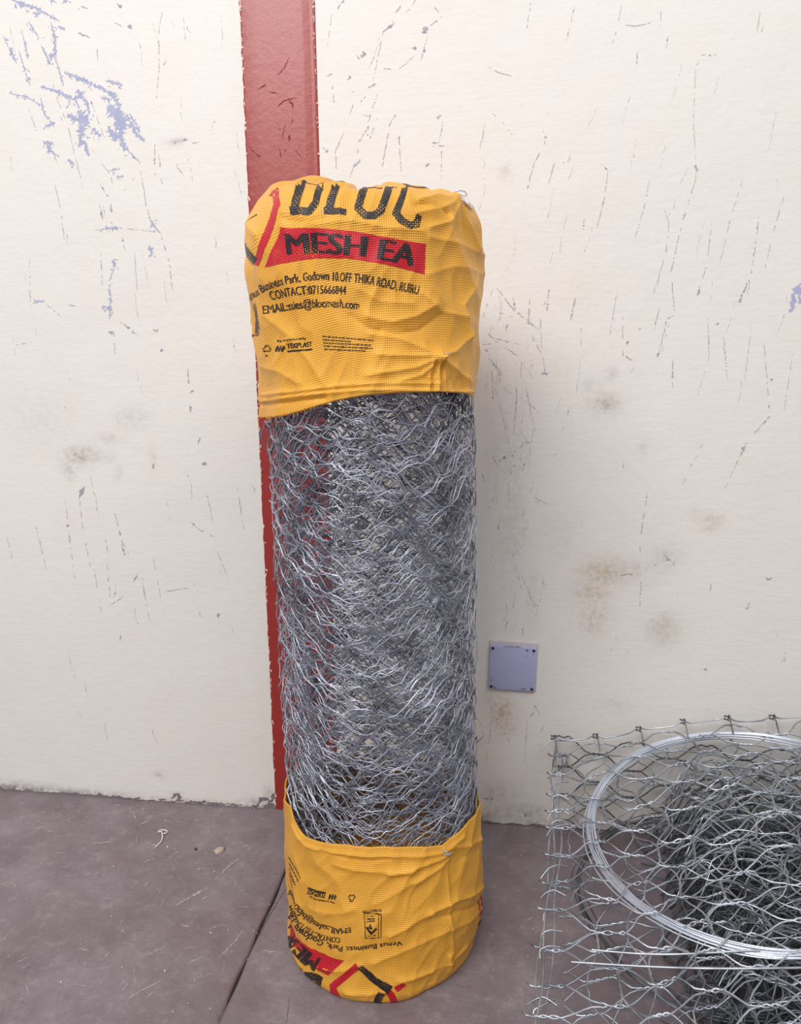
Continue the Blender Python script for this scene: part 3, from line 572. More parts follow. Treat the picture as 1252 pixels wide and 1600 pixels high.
class Bag:
    """surface of a sack as (theta, p): p 0..1 side from the hem, 1..2 the rounded corner, 2..3 the closed end"""
    def __init__(s, up): s.up = up
    def hem(s, th): return np.interp(th, s.ht, s.hz, period=2 * np.pi)
    def R(s, th, z): ...
    def point(s, th, p):
        zh = s.hem(th); zc, c, cr = s.corner(th)
        a = np.clip(p, 0, 1); ph = np.clip(p - 1, 0, 1) * np.pi / 2; q = np.clip(p - 2, 0, 1)
        z = zh + (zc - zh) * a
        r = s.R(th, z)
        sg = 1 if s.up else -1
        z = z + sg * c * np.sin(ph); r = r - cr * (1 - np.cos(ph))
        r = r * (1 - q)
        return r, z
    def inside(s, th, rho, z):
        zc, c, cr = s.corner(th); sg = 1 if s.up else -1
        over = np.clip((z - zc) * sg / c, 0, 1)
        rr = s.R(th, np.where((z - zc) * sg > 0, zc, z)) - cr * (1 - np.sqrt(np.clip(1 - over ** 2, 0, 1)))
        f = rho - rr
        return np.maximum(f, (z - zc) * sg - c)
    def from_px(s, P):
        """(theta, p) where the line of sight through a pixel meets the smooth sack"""
        d = rays(P); n = len(d); L0, L1 = 1.05, 1.95
        best = np.full(n, np.inf); tb = np.zeros(n); hit = np.zeros(n, bool); th_ = np.zeros(n)
        for t in np.linspace(L0, L1, 420):
            q = CAM + d * t; th = np.arctan2(q[:, 1] - AY, q[:, 0] - axis(q[:, 2])); rho = np.hypot(q[:, 1] - AY, q[:, 0] - axis(q[:, 2]))
            f = s.inside(th, rho, q[:, 2])
            upd = (~hit) & (f < best); best = np.where(upd, f, best); tb = np.where(upd, t, tb)
            hit |= f < 0
        q = CAM + d * tb[:, None]; th = np.arctan2(q[:, 1] - AY, q[:, 0] - axis(q[:, 2])); rho = np.hypot(q[:, 1] - AY, q[:, 0] - axis(q[:, 2])); z = q[:, 2]
        zc, c, cr = s.corner(th); zh = s.hem(th); sg = 1 if s.up else -1
        side = (z - zc) * sg <= 0
        p = np.where(side, np.clip((z - zh) / (zc - zh), 0.0, 1), 1 + np.arctan2(np.clip((z - zc) * sg / c, 0, 1), np.clip(1 - (s.R(th, zc) - rho) / cr, 0.0, 1)) / (np.pi / 2))
        return th, np.clip(p, 0, 2.0)
    def build(s, n_th, n1, n2, n3, wrinkle):
        th = np.linspace(-np.pi, np.pi, n_th, endpoint=False)
        p = np.concatenate([np.linspace(0, 1, n1, endpoint=False), np.linspace(1, 2, n2, endpoint=False), np.linspace(2, 2.97, n3)])
        TH, PP = np.meshgrid(th, p); r, z = s.point(TH, PP)
        d, dz = wrinkle(TH, PP, r, z)
        sg = 1 if s.up else -1
        w = np.clip(PP - 1, 0, 1); rad = np.cos(w * np.pi / 2) * (PP < 2); ver = np.sin(w * np.pi / 2) * sg
        r2 = r + d * rad; z2 = z + d * ver + dz
        s.G = np.stack([axis(z2) + r2 * np.cos(TH), AY + r2 * np.sin(TH), z2], -1); s.p = p; s.th = th; s.n_th = n_th
        du = np.roll(s.G, -1, 1) - np.roll(s.G, 1, 1); dv = np.gradient(s.G, axis=0)
        N = np.cross(du, dv) * sg; N /= np.linalg.norm(N, axis=-1)[..., None] + 1e-12; s.N = N
        arc = np.concatenate([[0], np.cumsum(np.linalg.norm(np.diff(s.G[:, n_th // 4], axis=0), axis=1))])
        s.arc = arc
        return s
    def at(s, th, p, off):
        fi = (th + np.pi) / (2 * np.pi) * s.n_th; i = np.floor(fi).astype(int); u = (fi - i)[:, None]; i0, i1 = i % s.n_th, (i + 1) % s.n_th
        fj = np.interp(p, s.p, np.arange(len(s.p))); j = np.clip(np.floor(fj).astype(int), 0, len(s.p) - 2); v = (fj - j)[:, None]
        def bil(A): return (A[j, i0] * (1 - u) + A[j, i1] * u) * (1 - v) + (A[j + 1, i0] * (1 - u) + A[j + 1, i1] * u) * v
        n = bil(s.N)
        uv = np.stack([th * 0.21, np.interp(p, s.p, s.arc)], 1)
        return bil(s.G) + n * off, uv
    def mesh(s, name, parent):
        nr, nc = s.G.shape[:2]
        # cloth edge turned in at the hem, so the hem shows a thickness and an inner face
        C0 = s.G[0]; ctr = np.stack([axis(C0[:, 2]), np.full(nc, AY), C0[:, 2]], 1); inw = ctr - C0; inw /= np.linalg.norm(inw, axis=1)[:, None]
        sg = 1 if s.up else -1
        e1 = C0 + inw * 0.0018 + [0, 0, -0.0012 * sg]; e2 = C0 + inw * 0.0036; e3 = C0 + inw * 0.0034 + [0, 0, 0.022 * sg]
        G = np.concatenate([[e3, e2, e1], s.G]); arcs = np.concatenate([[-.03, -.008, -.004], s.arc])
        V = G.reshape(-1, 3); uv = np.stack([np.tile(s.th * 0.21, nr + 3), np.repeat(arcs, nc)], 1)
        Fq = grid_faces(nr + 3, nc, True)
        tip = s.G[-1].mean(0); k = len(V); base = (nr + 2) * nc; q = np.arange(nc)
        cap = np.stack([base + q, base + (q + 1) % nc, np.full(nc, k)], 1)
        if not s.up: Fq = Fq[:, ::-1]; cap = cap[:, ::-1]
        return mk(name, np.concatenate([V, [tip]]), [Fq, cap], SACK, parent, True, np.concatenate([uv, [[0, arcs[-1]]]]))

def thz(px_list, r, z_hint=None):
    """theta and z where lines of sight meet a cylinder of radius r about the roll's axis (or pass nearest to it)"""
    d = rays(px_list); out = []
    for dd in d:
        z = 1.2; 
        for _ in range(6):
            ax = axis(z); o = CAM[:2] - [ax, AY]; a = dd[:2] @ dd[:2]; b = o @ dd[:2]; c = o @ o - r * r; D = b * b - a * c
            t = (-b - math.sqrt(max(D, 0))) / a; z = CAM[2] + dd[2] * t
        q = CAM + dd * t; out.append((math.atan2(q[1] - AY, q[0] - axis(z)), z))
    return np.array(out)

def fold_field(TH, Z, folds, r):
    """sum of hand-placed ridges (px polylines) on the cloth"""
    d = np.zeros_like(TH)
    for pts, w, h in folds:
        q = thz(pts, r); s = q[:, 0] * r
        S = TH * r
        best = np.full(TH.shape, 1e9)
        for (a0, b0), (a1, b1) in zip(zip(s[:-1], q[:-1, 1]), zip(s[1:], q[1:, 1])):
            ex, ez = a1 - a0, b1 - b0; L2 = ex * ex + ez * ez + 1e-12
            t = np.clip(((S - a0) * ex + (Z - b0) * ez) / L2, 0, 1)
            best = np.minimum(best, (S - a0 - t * ex) ** 2 + (Z - b0 - t * ez) ** 2)
        dd = np.sqrt(best + 6e-7); d += h * np.exp(-dd / (w * 1.15))
    return d

U = lambda *p: sc(370, 420, 3.13, *p)
T_ = lambda *p: sc(370, 250, 3.13, *p)
W_ = lambda *p: sc(430, 1240, 3.577, *p)

# ---- upper sack
up = Bag(True)
hp = thz([(404, 652), (416, 652), (440, 649), (470, 641), (500, 632), (530, 624), (570, 617), (620, 613), (680, 611), (720, 613), (746, 621)], 0.212)
back = [(hp[-1, 0] + 0.5, hp[-1, 1] + .01), (hp[-1, 0] + 1.6, hp[-1, 1] + .0), (hp[0, 0] - 0.9 + 2 * np.pi, hp[0, 1] + .02)]
up.ht = np.concatenate([hp[:, 0], [b[0] for b in back]]); up.hz = np.concatenate([hp[:, 1], [b[1] for b in back]])
o_ = np.argsort(up.ht % (2 * np.pi)); up.ht, up.hz = (up.ht % (2 * np.pi))[o_], up.hz[o_]
LEFT, RIGHT = thz([(400, 450)], .21)[0, 0], thz([(751, 450)], .21)[0, 0]
def angd(a, b): return (a - b + np.pi) % (2 * np.pi) - np.pi
def up_R(th, z):
    lf = np.exp(-(angd(th, LEFT) / .8) ** 2); rt = np.exp(-(angd(th, RIGHT) / .8) ** 2)
    r = 0.2085 + 0.007 * np.exp(-((z - 1.40) / .12) ** 2)
    r = r + lf * (0.006 * np.exp(-((z - 1.40) / .06) ** 2) - .005 * np.exp(-((z - 1.20) / .05) ** 2)) + rt * (.002 * np.exp(-((z - 1.25) / .08) ** 2))
    return r
up.R = up_R
def up_corner(th):
    lf = np.exp(-(angd(th, LEFT - .1) / .85) ** 2); rt = np.exp(-(angd(th, RIGHT) / .6) ** 2); bk = np.clip(np.sin(th), 0, 1)
    ztop = 1.505 + .0 * lf + .012 * bk
    c = .050 + .055 * lf + .02 * bk; cr = .050 + .006 * lf + .0 * rt + .02 * bk
    return ztop - c, c, cr
up.corner = up_corner
up_folds = [(U((985, 425), (860, 425), (690, 420)), .005, .0040), (U((985, 430), (880, 480), (760, 500), (640, 520)), .006, .0045), (U((985, 440), (900, 520), (800, 545)), .004, .0035), (U((985, 425), (800, 340), (660, 320)), .008, .0045),
    (U((985, 425), (1060, 405), (1130, 330)), .007, .004), (U((990, 435), (1080, 500), (1150, 560)), .006, .004), (U((985, 430), (980, 510), (975, 590)), .003, .0055), (U((1010, 450), (1020, 590)), .003, .003), (U((950, 450), (930, 590)), .003, .003), (U((965, 460), (955, 590)), .0025, -.003), (U((1000, 450), (1000, 590)), .0025, -.003),
    (U((110, 650), (250, 628), (400, 610), (600, 592), (800, 592), (1000, 602), (1170, 602)), .0035, .0045), (U((110, 618), (300, 600), (500, 572), (700, 560), (980, 560)), .004, .0035), (U((100, 665), (260, 655), (420, 632)), .003, -.004), (U((130, 640), (400, 598), (640, 580)), .0025, -.003),
    (U((150, 230), (260, 330), (180, 480)), .012, .004), (U((270, 350), (350, 450), (420, 560)), .011, .0035), (U((300, 560), (200, 500), (110, 480)), .010, .0035), (U((640, 235), (760, 260), (880, 230), (960, 180)), .010, .005), (U((700, 300), (780, 320), (900, 300), (1000, 220)), .009, -.0035),
    (U((560, 230), (640, 290), (700, 300)), .008, -.003), (U((1160, 60), (1100, 180), (1130, 330)), .009, .005), (U((900, 120), (1000, 210), (1120, 240)), .009, .004), (U((600, 100), (700, 160), (860, 170)), .009, .003),
    (T_((1110, 200), (1000, 180), (900, 195)), .005, .005), (T_((1110, 205), (1010, 235), (880, 260)), .006, .0045), (T_((1115, 215), (1040, 300), (940, 330)), .006, .004), (T_((1120, 210), (1140, 300), (1170, 440)), .005, .005), (T_((1130, 210), (1180, 260)), .004, .004), (T_((1040, 260), (960, 215), (890, 215)), .004, -.004),
    (T_((400, 320), (560, 300), (720, 332), (900, 350)), .008, .0035), (T_((240, 300), (330, 310), (430, 300)), .008, -.003), (T_((130, 380), (60, 330), (50, 250)), .010, .006), (T_((100, 520), (60, 470), (40, 420)), .009, -.005), (T_((240, 120), (260, 200), (240, 330)), .010, .004),
    (T_((940, 380), (1040, 400), (1180, 470)), .010, .004), (T_((930, 560), (1060, 520), (1180, 560)), .010, .003), (T_((300, 90), (420, 130), (520, 105)), .006, .005), (T_((330, 130), (430, 150), (600, 100)), .005, -.004)]
nA, nB, nC = Noise(101, 9, 30, 22), Noise(102, 26, 75, 26), Noise(103, 5, 9, 12)
def up_wr(TH, PP, r, z):
    d = fold_field(TH, z, up_folds, .212) * 1.45
    n = nA(TH + .25 * np.sin(9 * z), z); d += (1 - np.abs(n)) * .0042 + (1 - np.abs(nB(TH, z + .06 * np.sin(2 * TH)))) * .0016 + nC(TH, z) * .0022
    s = TH % (2 * np.pi)
    # bunched cloth standing up behind the front rim on the left, gathered crown to the right
    x = r * np.cos(TH); y = r * np.sin(TH)
    dz = np.where(PP > 1, 1, 0) * np.clip(PP - 1, 0, 1) * (
        .040 * np.exp(-(((x + .108) / .070) ** 4 + ((y + .055) / .075) ** 2)) + .022 * np.exp(-(((x - .05) / .10) ** 2 + ((y + .08) / .06) ** 2)) + .016 * np.exp(-(((x - .165) / .035) ** 2 + ((y + .02) / .06) ** 2)))
    dz += np.clip(PP - 1.3, 0, 1) * .004 * np.sin(9 * TH + 3 * np.sin(2 * TH))
    return d, dz
up.build(760, 150, 46, 40, up_wr)
upper = up.mesh('upper_sack', roll)

# ---- lower sack
lo = Bag(False)
hp = thz([(451, 1262), (456, 1280), (463, 1292), (478, 1307), (500, 1317), (540, 1322), (600, 1325), (650, 1324), (690, 1320), (703, 1313), (718, 1302), (735, 1284), (748, 1262), (752, 1252)], 0.2070)
back = [(hp[-1, 0] + 0.5, hp[-1, 1] + .0), (hp[-1, 0] + 1.6, hp[-1, 1] - .02), (hp[0, 0] - 0.7 + 2 * np.pi, hp[0, 1] - .0)]
lo.ht = np.concatenate([hp[:, 0], [b[0] for b in back]]); lo.hz = np.concatenate([hp[:, 1], [b[1] for b in back]])
o_ = np.argsort(lo.ht % (2 * np.pi)); lo.ht, lo.hz = (lo.ht % (2 * np.pi))[o_], lo.hz[o_]
foot = on_floor([(449, 1462), (450, 1478), (455, 1496), (462, 1512), (472, 1528), (482, 1536), (503, 1552), (520, 1562), (545, 1569), (575, 1572), (620, 1572), (638, 1566), (665, 1549), (692, 1528), (722, 1492), (745, 1460), (755, 1440)], 0.0)
ft = np.arctan2(foot[:, 1] - AY, foot[:, 0] - AX); fr = np.hypot(foot[:, 1] - AY, foot[:, 0] - AX)
ft = np.concatenate([ft, [.7, 1.6, 2.5]]); fr = np.concatenate([fr, [.207, .207, .207]])
o_ = np.argsort(ft); ft, fr = ft[o_], fr[o_]
fine = np.linspace(-np.pi, np.pi, 361)[:-1]; frf = np.interp(fine, ft, fr, period=2 * np.pi)
for _ in range(4): frf = (np.roll(frf, 1) + 2 * frf + np.roll(frf, -1)) / 4
def lo_R(th, z):
    b = np.interp(th, fine, frf, period=2 * np.pi)
    w = np.exp(-np.clip(z, 0, 1) / .055)
    return (0.2055 + .004 * np.exp(-((z - .17) / .09) ** 2)) * (1 - w) + np.clip(b, .19, .245) * w
lo.R = lo_R
lo.corner = lambda th: (.022 + 0 * th, .0215 + 0 * th, .010 + 0 * th)
lo_folds = [(W_((90, 180), (180, 290), (420, 345), (650, 352), (920, 330), (1060, 240)), .004, .0045), (W_((330, 400), (560, 440), (760, 430)), .006, .004), (W_((640, 450), (800, 410), (960, 340)), .005, .005), (W_((780, 500), (880, 440), (970, 360)), .005, .004), (W_((560, 620), (720, 520), (860, 440)), .008, .003),
    (W_((870, 660), (1000, 590), (1150, 520)), .006, .0055), (W_((640, 790), (760, 720), (870, 660)), .007, .0045), (W_((880, 700), (1010, 660), (1150, 600)), .005, -.004), (W_((560, 940), (760, 850), (960, 760), (1150, 640)), .009, .004), (W_((700, 1045), (860, 1010), (980, 955), (1130, 790)), .007, .006), (W_((980, 910), (995, 1000)), .005, .006), (W_((900, 1000), (1060, 880), (1150, 740)), .006, -.004),
    (W_((960, 400), (970, 640), (1000, 900)), .004, .003), (W_((110, 340), (150, 480), (130, 640)), .009, .003), (W_((200, 640), (320, 670), (440, 640)), .008, .003), (W_((180, 930), (350, 985), (480, 950)), .006, .004), (W_((400, 1100), (520, 1120), (620, 1100)), .006, .004), (W_((250, 320), (500, 380), (640, 370)), .003, -.003), (W_((940, 300), (1050, 300), (1150, 250)), .005, .004), (W_((1000, 380), (1100, 330), (1150, 300)), .005, -.003)]
mA, mB = Noise(201, 9, 34, 22), Noise(202, 26, 75, 26)
def lo_wr(TH, PP, r, z):
    d = fold_field(TH, z, lo_folds, .209) * 1.3
    d += np.clip(1 - np.abs(mA(TH + .3 * np.sin(8 * z), z)), -.25, 1) * .0034 + np.clip(1 - np.abs(mB(TH, z + .06 * np.sin(2 * TH))), -.3, 1) * .0012
    return np.maximum(d, -.0012) * np.clip(z / .02, 0.25, 1), 0 * z
lo.build(760, 120, 14, 6, lo_wr)
lo.G[..., 2] = np.maximum(lo.G[..., 2], 0.0004)
lower = lo.mesh('lower_sack', roll)

# ---- printing on the sacks: flat ink, cut out of the letter outlines and laid on the cloth
def refine(V, T, L):
    bm = bmesh.new(); vs = [bm.verts.new((x, y, 0)) for x, y in V]
    for t in T:
        try: bm.faces.new([vs[i] for i in t])
        except ValueError: pass
    bmesh.ops.remove_doubles(bm, verts=bm.verts, dist=1e-4)
    for _ in range(8):
        e = [e for e in bm.edges if e.calc_length() > L]
        if not e: break
        bmesh.ops.subdivide_edges(bm, edges=e, cuts=1)
        bmesh.ops.triangulate(bm, faces=[f for f in bm.faces if len(f.verts) > 3])
    bm.verts.index_update()
    V = np.array([v.co[:2] for v in bm.verts]); T = np.array([[v.index for v in f.verts] for f in bm.faces]); bm.free()
    return V, T

TXT = {}
def text_mesh(body, bold):
    k = (body, bold)
    if k not in TXT:
        c = bpy.data.curves.new('t', 'FONT'); c.body = body; c.size = 1; c.offset = bold; c.resolution_u = 3; c.fill_mode = 'FRONT' if hasattr(c, 'fill_mode') else c.fill_mode
        o = bpy.data.objects.new('t', c); COL.objects.link(o); dg = bpy.context.evaluated_depsgraph_get(); me = o.evaluated_get(dg).to_mesh()
        me.calc_loop_triangles(); V = np.array([v.co[:2] for v in me.vertices]); T = np.array([t.vertices[:] for t in me.loop_triangles])
        o.evaluated_get(dg).to_mesh_clear(); bpy.data.objects.remove(o); bpy.data.curves.remove(c); TXT[k] = V, T
    return TXT[k]
CAPH = None
def text_on(body, base, height, bold=0.012, shear=0.0):
    heavy = bold; bold = 0.0
    """letters along a px baseline, cap height in px; returns px verts and tris"""
    global CAPH
    if CAPH is None: CAPH = text_mesh('H', 0.0)[0][:, 1].max()
    V, T = text_mesh(body, bold); x0, x1 = V[:, 0].min(), V[:, 0].max()
    u = (V[:, 0] - x0) / (x1 - x0); v = V[:, 1] / CAPH
    V2, T2 = refine(np.stack([u * 1000, v * 20], 1), T, 14); u, v = V2[:, 0] / 1000, V2[:, 1] / 20
    sh = (heavy * 1.6 + .012) / (x1 - x0); n0 = len(u); u = np.concatenate([u - sh, u, u + sh]); v = np.concatenate([v, v, v]); T2 = np.concatenate([T2, T2 + n0, T2 + 2 * n0])
    base = np.asarray(base, float); seg = np.linalg.norm(np.diff(base, axis=0), axis=1); cs = np.concatenate([[0], np.cumsum(seg)]); L = cs[-1]
    def pos(s): return np.stack([np.interp(s, cs, base[:, i]) for i in (0, 1)], 1)
    s = u * L; c = pos(s); e = max(L * .03, 1); d = pos(np.clip(s + e, 0, L)) - pos(np.clip(s - e, 0, L)); d /= np.linalg.norm(d, axis=1)[:, None]
    h = np.interp(u, np.linspace(0, 1, len(np.atleast_1d(height))), np.atleast_1d(height)) if np.ndim(height) else height
    return c + np.stack([d[:, 1], -d[:, 0]], 1) * (v * h)[:, None] + d * (v * h * shear)[:, None], T2

def stroke(pts, w):
    p = np.asarray(pts, float); d = np.diff(p, axis=0); d /= np.linalg.norm(d, axis=1)[:, None] + 1e-9; n = np.stack([-d[:, 1], d[:, 0]], 1)
    m = np.empty_like(p); m[0], m[-1] = n[0], n[-1]
    for i in range(1, len(p) - 1):
        b = n[i - 1] + n[i]; b /= np.linalg.norm(b) + 1e-9; m[i] = b / max(b @ n[i], .45)
    ww = np.broadcast_to(np.asarray(w, float), (len(p),))[:, None] / 2
    V = np.empty((2 * len(p), 2)); V[0::2] = p + m * ww; V[1::2] = p - m * ww
    q = np.arange(len(p) - 1) * 2; T = np.concatenate([np.stack([q, q + 1, q + 3], 1), np.stack([q, q + 3, q + 2], 1)])
    return V, T
def poly(pts):
    bm = bmesh.new(); f = bm.faces.new([bm.verts.new((x, y, 0)) for x, y in pts]); bmesh.ops.triangulate(bm, faces=[f]); bm.verts.index_update()
    V = np.array([v.co[:2] for v in bm.verts]); T = np.array([[v.index for v in f.verts] for f in bm.faces]); bm.free(); return V, T

def ink(name, bag, parent, shapes, mat, off=0.0006, L=4.0, label=None):
    Vs, Ts, k = [], [], 0
    for V, T in shapes:
        V, T = refine(V, T, L); Vs.append(V); Ts.append(T + k); k += len(V)
    V, T = np.concatenate(Vs), np.concatenate(Ts); th, p = bag.from_px(V); P, uv = bag.at(th, p, off)
    # face the ink outwards
    a, b, c = P[T[:, 0]], P[T[:, 1]], P[T[:, 2]]; nn = np.cross(b - a, c - a); out = (a + b + c) / 3 - np.array([AX, AY, 0]); out[:, 2] = 0
    fl = (nn * out).sum(1) < 0; T = T.copy(); T[fl] = T[fl][:, ::-1]
    o = mk(name, P, T, mat, parent, True, uv)
    if label: o['label'] = label
    return o

def ink_each(name, bag, parent, shapes, mat, off=0.0006, L=4.0, label=None):
    for sh in shapes: ink(name, bag, parent, [sh], mat, off, L, label)
# upper sack: emblem, big letters, red band, address lines, maker's mark
ink_each('emblem_bar_and_edge_shade', up, upper, [stroke(T_((186, 108), (160, 140)), 8), stroke(T_((150, 142), (180, 138), (206, 146)), 6), stroke(T_((176, 150), (212, 243), (165, 370), (106, 515)), [11, 11, 11, 9])], INK_RED, .0006, 4, 'red zigzag bars of the printed emblem')
ink_each('emblem_bar_and_edge_shade', up, upper, [stroke(T_((26, 402), (48, 440), (104, 500)), 12), stroke(T_((60, 210), (38, 290), (28, 390)), 3)], INK_BLACK, .0007, 4, 'black bar of the printed emblem and painted edge shade')  # the thin second stroke paints the shading along the sack's left edge
wL = 11.5
ink_each('printed_letter_bar', up, upper, [
    stroke(T_((276, 266), (368, 264)), 10), stroke(T_((296, 270), (328, 134)), wL), stroke(T_((322, 140), (412, 128)), 4), stroke(T_((416, 126), (394, 226), (362, 268)), wL),
    stroke(T_((434, 258), (538, 260)), 9), stroke(T_((454, 262), (502, 106)), wL), stroke(T_((500, 108), (530, 104)), 3),
    stroke(T_((712, 100), (660, 94), (632, 106), (594, 240), (628, 274), (672, 274), (704, 250), (756, 108)), wL), stroke(T_((744, 106), (784, 94)), 3),
    stroke(T_((934, 138), (930, 122), (842, 102), (778, 262), (806, 300), (846, 322), (872, 316), (888, 272)), [5, 8, 8, wL, wL, wL, wL, 9])], INK_BLACK, .0006, 4, None)
band = T_((236, 342), (350, 336), (450, 340), (580, 352), (700, 374), (820, 396), (922, 412), (916, 560), (800, 528), (700, 508), (550, 484), (420, 482), (350, 486), (250, 506), (148, 526), (190, 430))
ink('printed_band', up, upper, [poly(band)], INK_RED, .0005, 4, 'red band behind the black words')
ink('printed_words', up, upper, [text_on('MESH EA', T_((256, 464), (400, 456), (520, 466), (620, 474), (740, 496), (860, 522)), [31, 31, 31, 32, 33], .022)], INK_BAND, .0009, 6)
ink('printed_address', up, upper, [text_on('Venus Business Park, Godown 10.OFF THIKA ROAD, RUIRU', [(388, 474), (400, 466), (420, 454), (440, 447), (475, 440), (505, 437), (535, 440), (570, 443), (600, 449), (653, 460)], [12, 13, 14, 14, 14], .010)], INK_FINE, .0006, 4)
ink('printed_contact', up, upper, [text_on('CONTACT:0715666844', [(426, 469), (450, 464), (480, 460), (510, 459), (541, 460)], 13, .010)], INK_FINE, .0006, 4)
ink('printed_email', up, upper, [text_on('EMAIL:sales@blocmesh.com', [(416, 491), (450, 485), (480, 481), (520, 480), (561, 483)], 13, .012)], INK_FINE, .0006, 4)
def recycle(c, s, f=1):
    a = [(c[0] + s * math.cos(t), c[1] + f * s * 1.1 * math.sin(t)) for t in (-1.5708, .5236, 2.618)]; sh = []
    for i in range(3):
        p, q = np.array(a[i]), np.array(a[(i + 1) % 3]); sh.append(stroke([p + (q - p) * .12, p + (q - p) * .80], s * .20))
        d = (q - p) / np.linalg.norm(q - p); n = np.array([-d[1], d[0]]); e = p + (q - p) * .92; b = p + (q - p) * .68; sh.append((np.array([e, b + n * s * .28, b - n * s * .28]), np.array([[0, 1, 2]])))
    return sh
def cube_mark(c, s, f=1):
    sh = []
    for k in range(3):
        x = c[0] + (k - 1) * s * .55 * f
        sh += [stroke([(x - s * .2, c[1] + s * .5), (x + s * .12, c[1] - s * .5)], s * .32), stroke([(x + s * .0, c[1] + s * .1), (x + s * .3, c[1] - s * .15)], s * .16)]
    return sh
sm = [text_on('Bag manufactured by:', U((205, 358), (342, 344)), 3.4, .01), text_on('TEXPLAST', U((256, 390), (370, 380)), 7.5, .03), stroke(U((254, 404), (372, 394)), 2.6)]
ink('printed_maker_name', up, upper, sm, INK_FINE, .0006, 3)
ink('printed_cube_mark', up, upper, cube_mark((441, 545), 9), INK_FINE, .0006, 3)
ink('printed_recycling_mark', up, upper, recycle((420.5, 545), 6.5) + [text_on('5', [(419.5, 557.5), (422, 557)], 3, .02)], INK_FINE, .0006, 3)
lines = []; g = np.random.default_rng(77)
for k_, (a, b) in enumerate((((420, 330), (668, 350)), ((420, 346), (560, 356)), ((425, 362), (655, 374)), ((425, 377), (672, 390)), ((428, 393), (630, 402)))):
    t = 0.0
    while t < .98:
        e = min(t + g.uniform(.03, .10), 1); f_ = lambda q: U((a[0] + (b[0] - a[0]) * q, a[1] + (b[1] - a[1]) * q))[0]
        lines.append(stroke([f_(t), f_(e)], 1.7)); t = e + .016
ink('printed_small_print', up, upper, lines, INK_FINE, .0006, 4)
def standard_mark(bx, s=1):   # boxed certification mark: frame, diagonal arrow head and little bars
    (x0, y0), (x1, y1), (x2, y2), (x3, y3) = bx
    B2 = lambda u, v: (x0 + (x1 - x0) * u + (x3 - x0) * v + (x0 - x1 + x2 - x3) * u * v, y0 + (y1 - y0) * u + (y3 - y0) * v + (y0 - y1 + y2 - y3) * u * v)
    r = lambda *p: [B2(*q) for q in p]
    return [stroke(r((0, 0), (1, 0), (1, 1), (0, 1), (0, 0)), 1.1), stroke(r((.16, .02), (.16, .98)), 1.0), stroke(r((.28, .42), (.62, .2), (.92, .46)), 3.4), poly(r((.5, .36), (.78, .42), (.66, .6))), stroke(r((.38, .72), (.86, .66)), 1.6), stroke(r((.38, .80), (.86, .76)), 1.6), stroke(r((.34, .12), (.86, .08)), .9), stroke(r((.34, .9), (.88, .88)), .9)]
ink('printed_standard_mark', up, upper, standard_mark(U((82, 180), (106, 172), (120, 300), (96, 312))) + [text_on('SM#57795', U((92, 334), (122, 318)), 4, .01)], INK_FINE, .0006, 3)

# lower sack: the same print upside down
ink('printed_band', lo, lower, [poly(W_((86, 722), (100, 752), (130, 805), (200, 862), (300, 905), (392, 924), (300, 1012), (240, 985), (180, 925), (115, 850), (88, 790)))], INK_RED, .0005, 4, 'red band behind the black words')
ink('printed_words', lo, lower, [text_on('ME', W_((262, 920), (200, 882), (150, 835)), [24, 19], .03), text_on('SH', W_((140, 830), (112, 790)), [16, 10], .03)], INK_BAND, .0009, 3)
ink_each('emblem_bar_and_edge_shade', lo, lower, [stroke(W_((468, 950), (330, 1070)), [11, 11]), stroke(W_((322, 1060), (330, 1110), (352, 1160)), [10, 12, 13]), stroke(W_((632, 1092), (655, 1130), (672, 1192)), [10, 11, 11]), stroke(W_((672, 1084), (722, 1050)), [9, 8]), poly(W_((1150, 540), (1162, 640), (1140, 700), (1122, 660)))], INK_RED, .0006, 4, 'red bars of the printed emblem')
ink_each('emblem_bar_and_edge_shade', lo, lower, [stroke(W_((478, 955), (550, 1030), (645, 1085)), [10, 11, 13]), stroke(W_((600, 1105), (578, 1140), (566, 1190)), [12, 12, 12]), stroke(W_((1172, 672), (1140, 650)), 5), stroke(W_((1160, 712), (1140, 740)), 9)], INK_BLACK, .0007, 4, 'black bars of the printed emblem')
ink_each('printed_letter_bar', lo, lower, [stroke(W_((165, 1005), (215, 1022), (265, 1040)), [9, 11, 10]), stroke(W_((250, 1030), (232, 1090)), 10), stroke(W_((180, 1010), (200, 1050)), 8), stroke(W_((66, 745), (90, 740)), 5), stroke(W_((76, 800), (98, 830)), 8), stroke(W_((100, 885), (120, 878)), 6), stroke(W_((135, 970), (152, 985)), 5)], INK_BLACK, .0006, 3, None)
ink('printed_address', lo, lower, [text_on('Venus Business Park, Godown 10.', W_((705, 812), (600, 832), (500, 842), (420, 848), (300, 834), (220, 800), (150, 745), (98, 660)), [7, 8, 8, 10, 10], .008)], INK_FINE, .0006, 3)
ink('printed_contact', lo, lower, [text_on('CONTACT:0715666844', W_((370, 798), (300, 796), (220, 770), (150, 715), (95, 620)), [8, 8, 8, 7], .010)], INK_FINE, .0006, 3)
ink('printed_email', lo, lower, [text_on('EMAIL:sales@blocmesh', W_((425, 740), (330, 748), (250, 725), (170, 670), (95, 535)), [8, 9, 8, 7], .010)], INK_FINE, .0006, 3)
sm = [text_on('Bag manufactured by:', W_((335, 603), (250, 592), (195, 570)), 3.2, .01), text_on('TEXPLAST', W_((284, 560), (235, 550), (186, 533)), 7.0, .03), stroke(W_((284, 556), (235, 545), (186, 525)), 2.8)]
ink('printed_maker_name', lo, lower, sm, INK_FINE, .0006, 3)
ink('printed_cube_mark', lo, lower, cube_mark(W_((322, 577))[0], 8, -1), INK_FINE, .0006, 3)
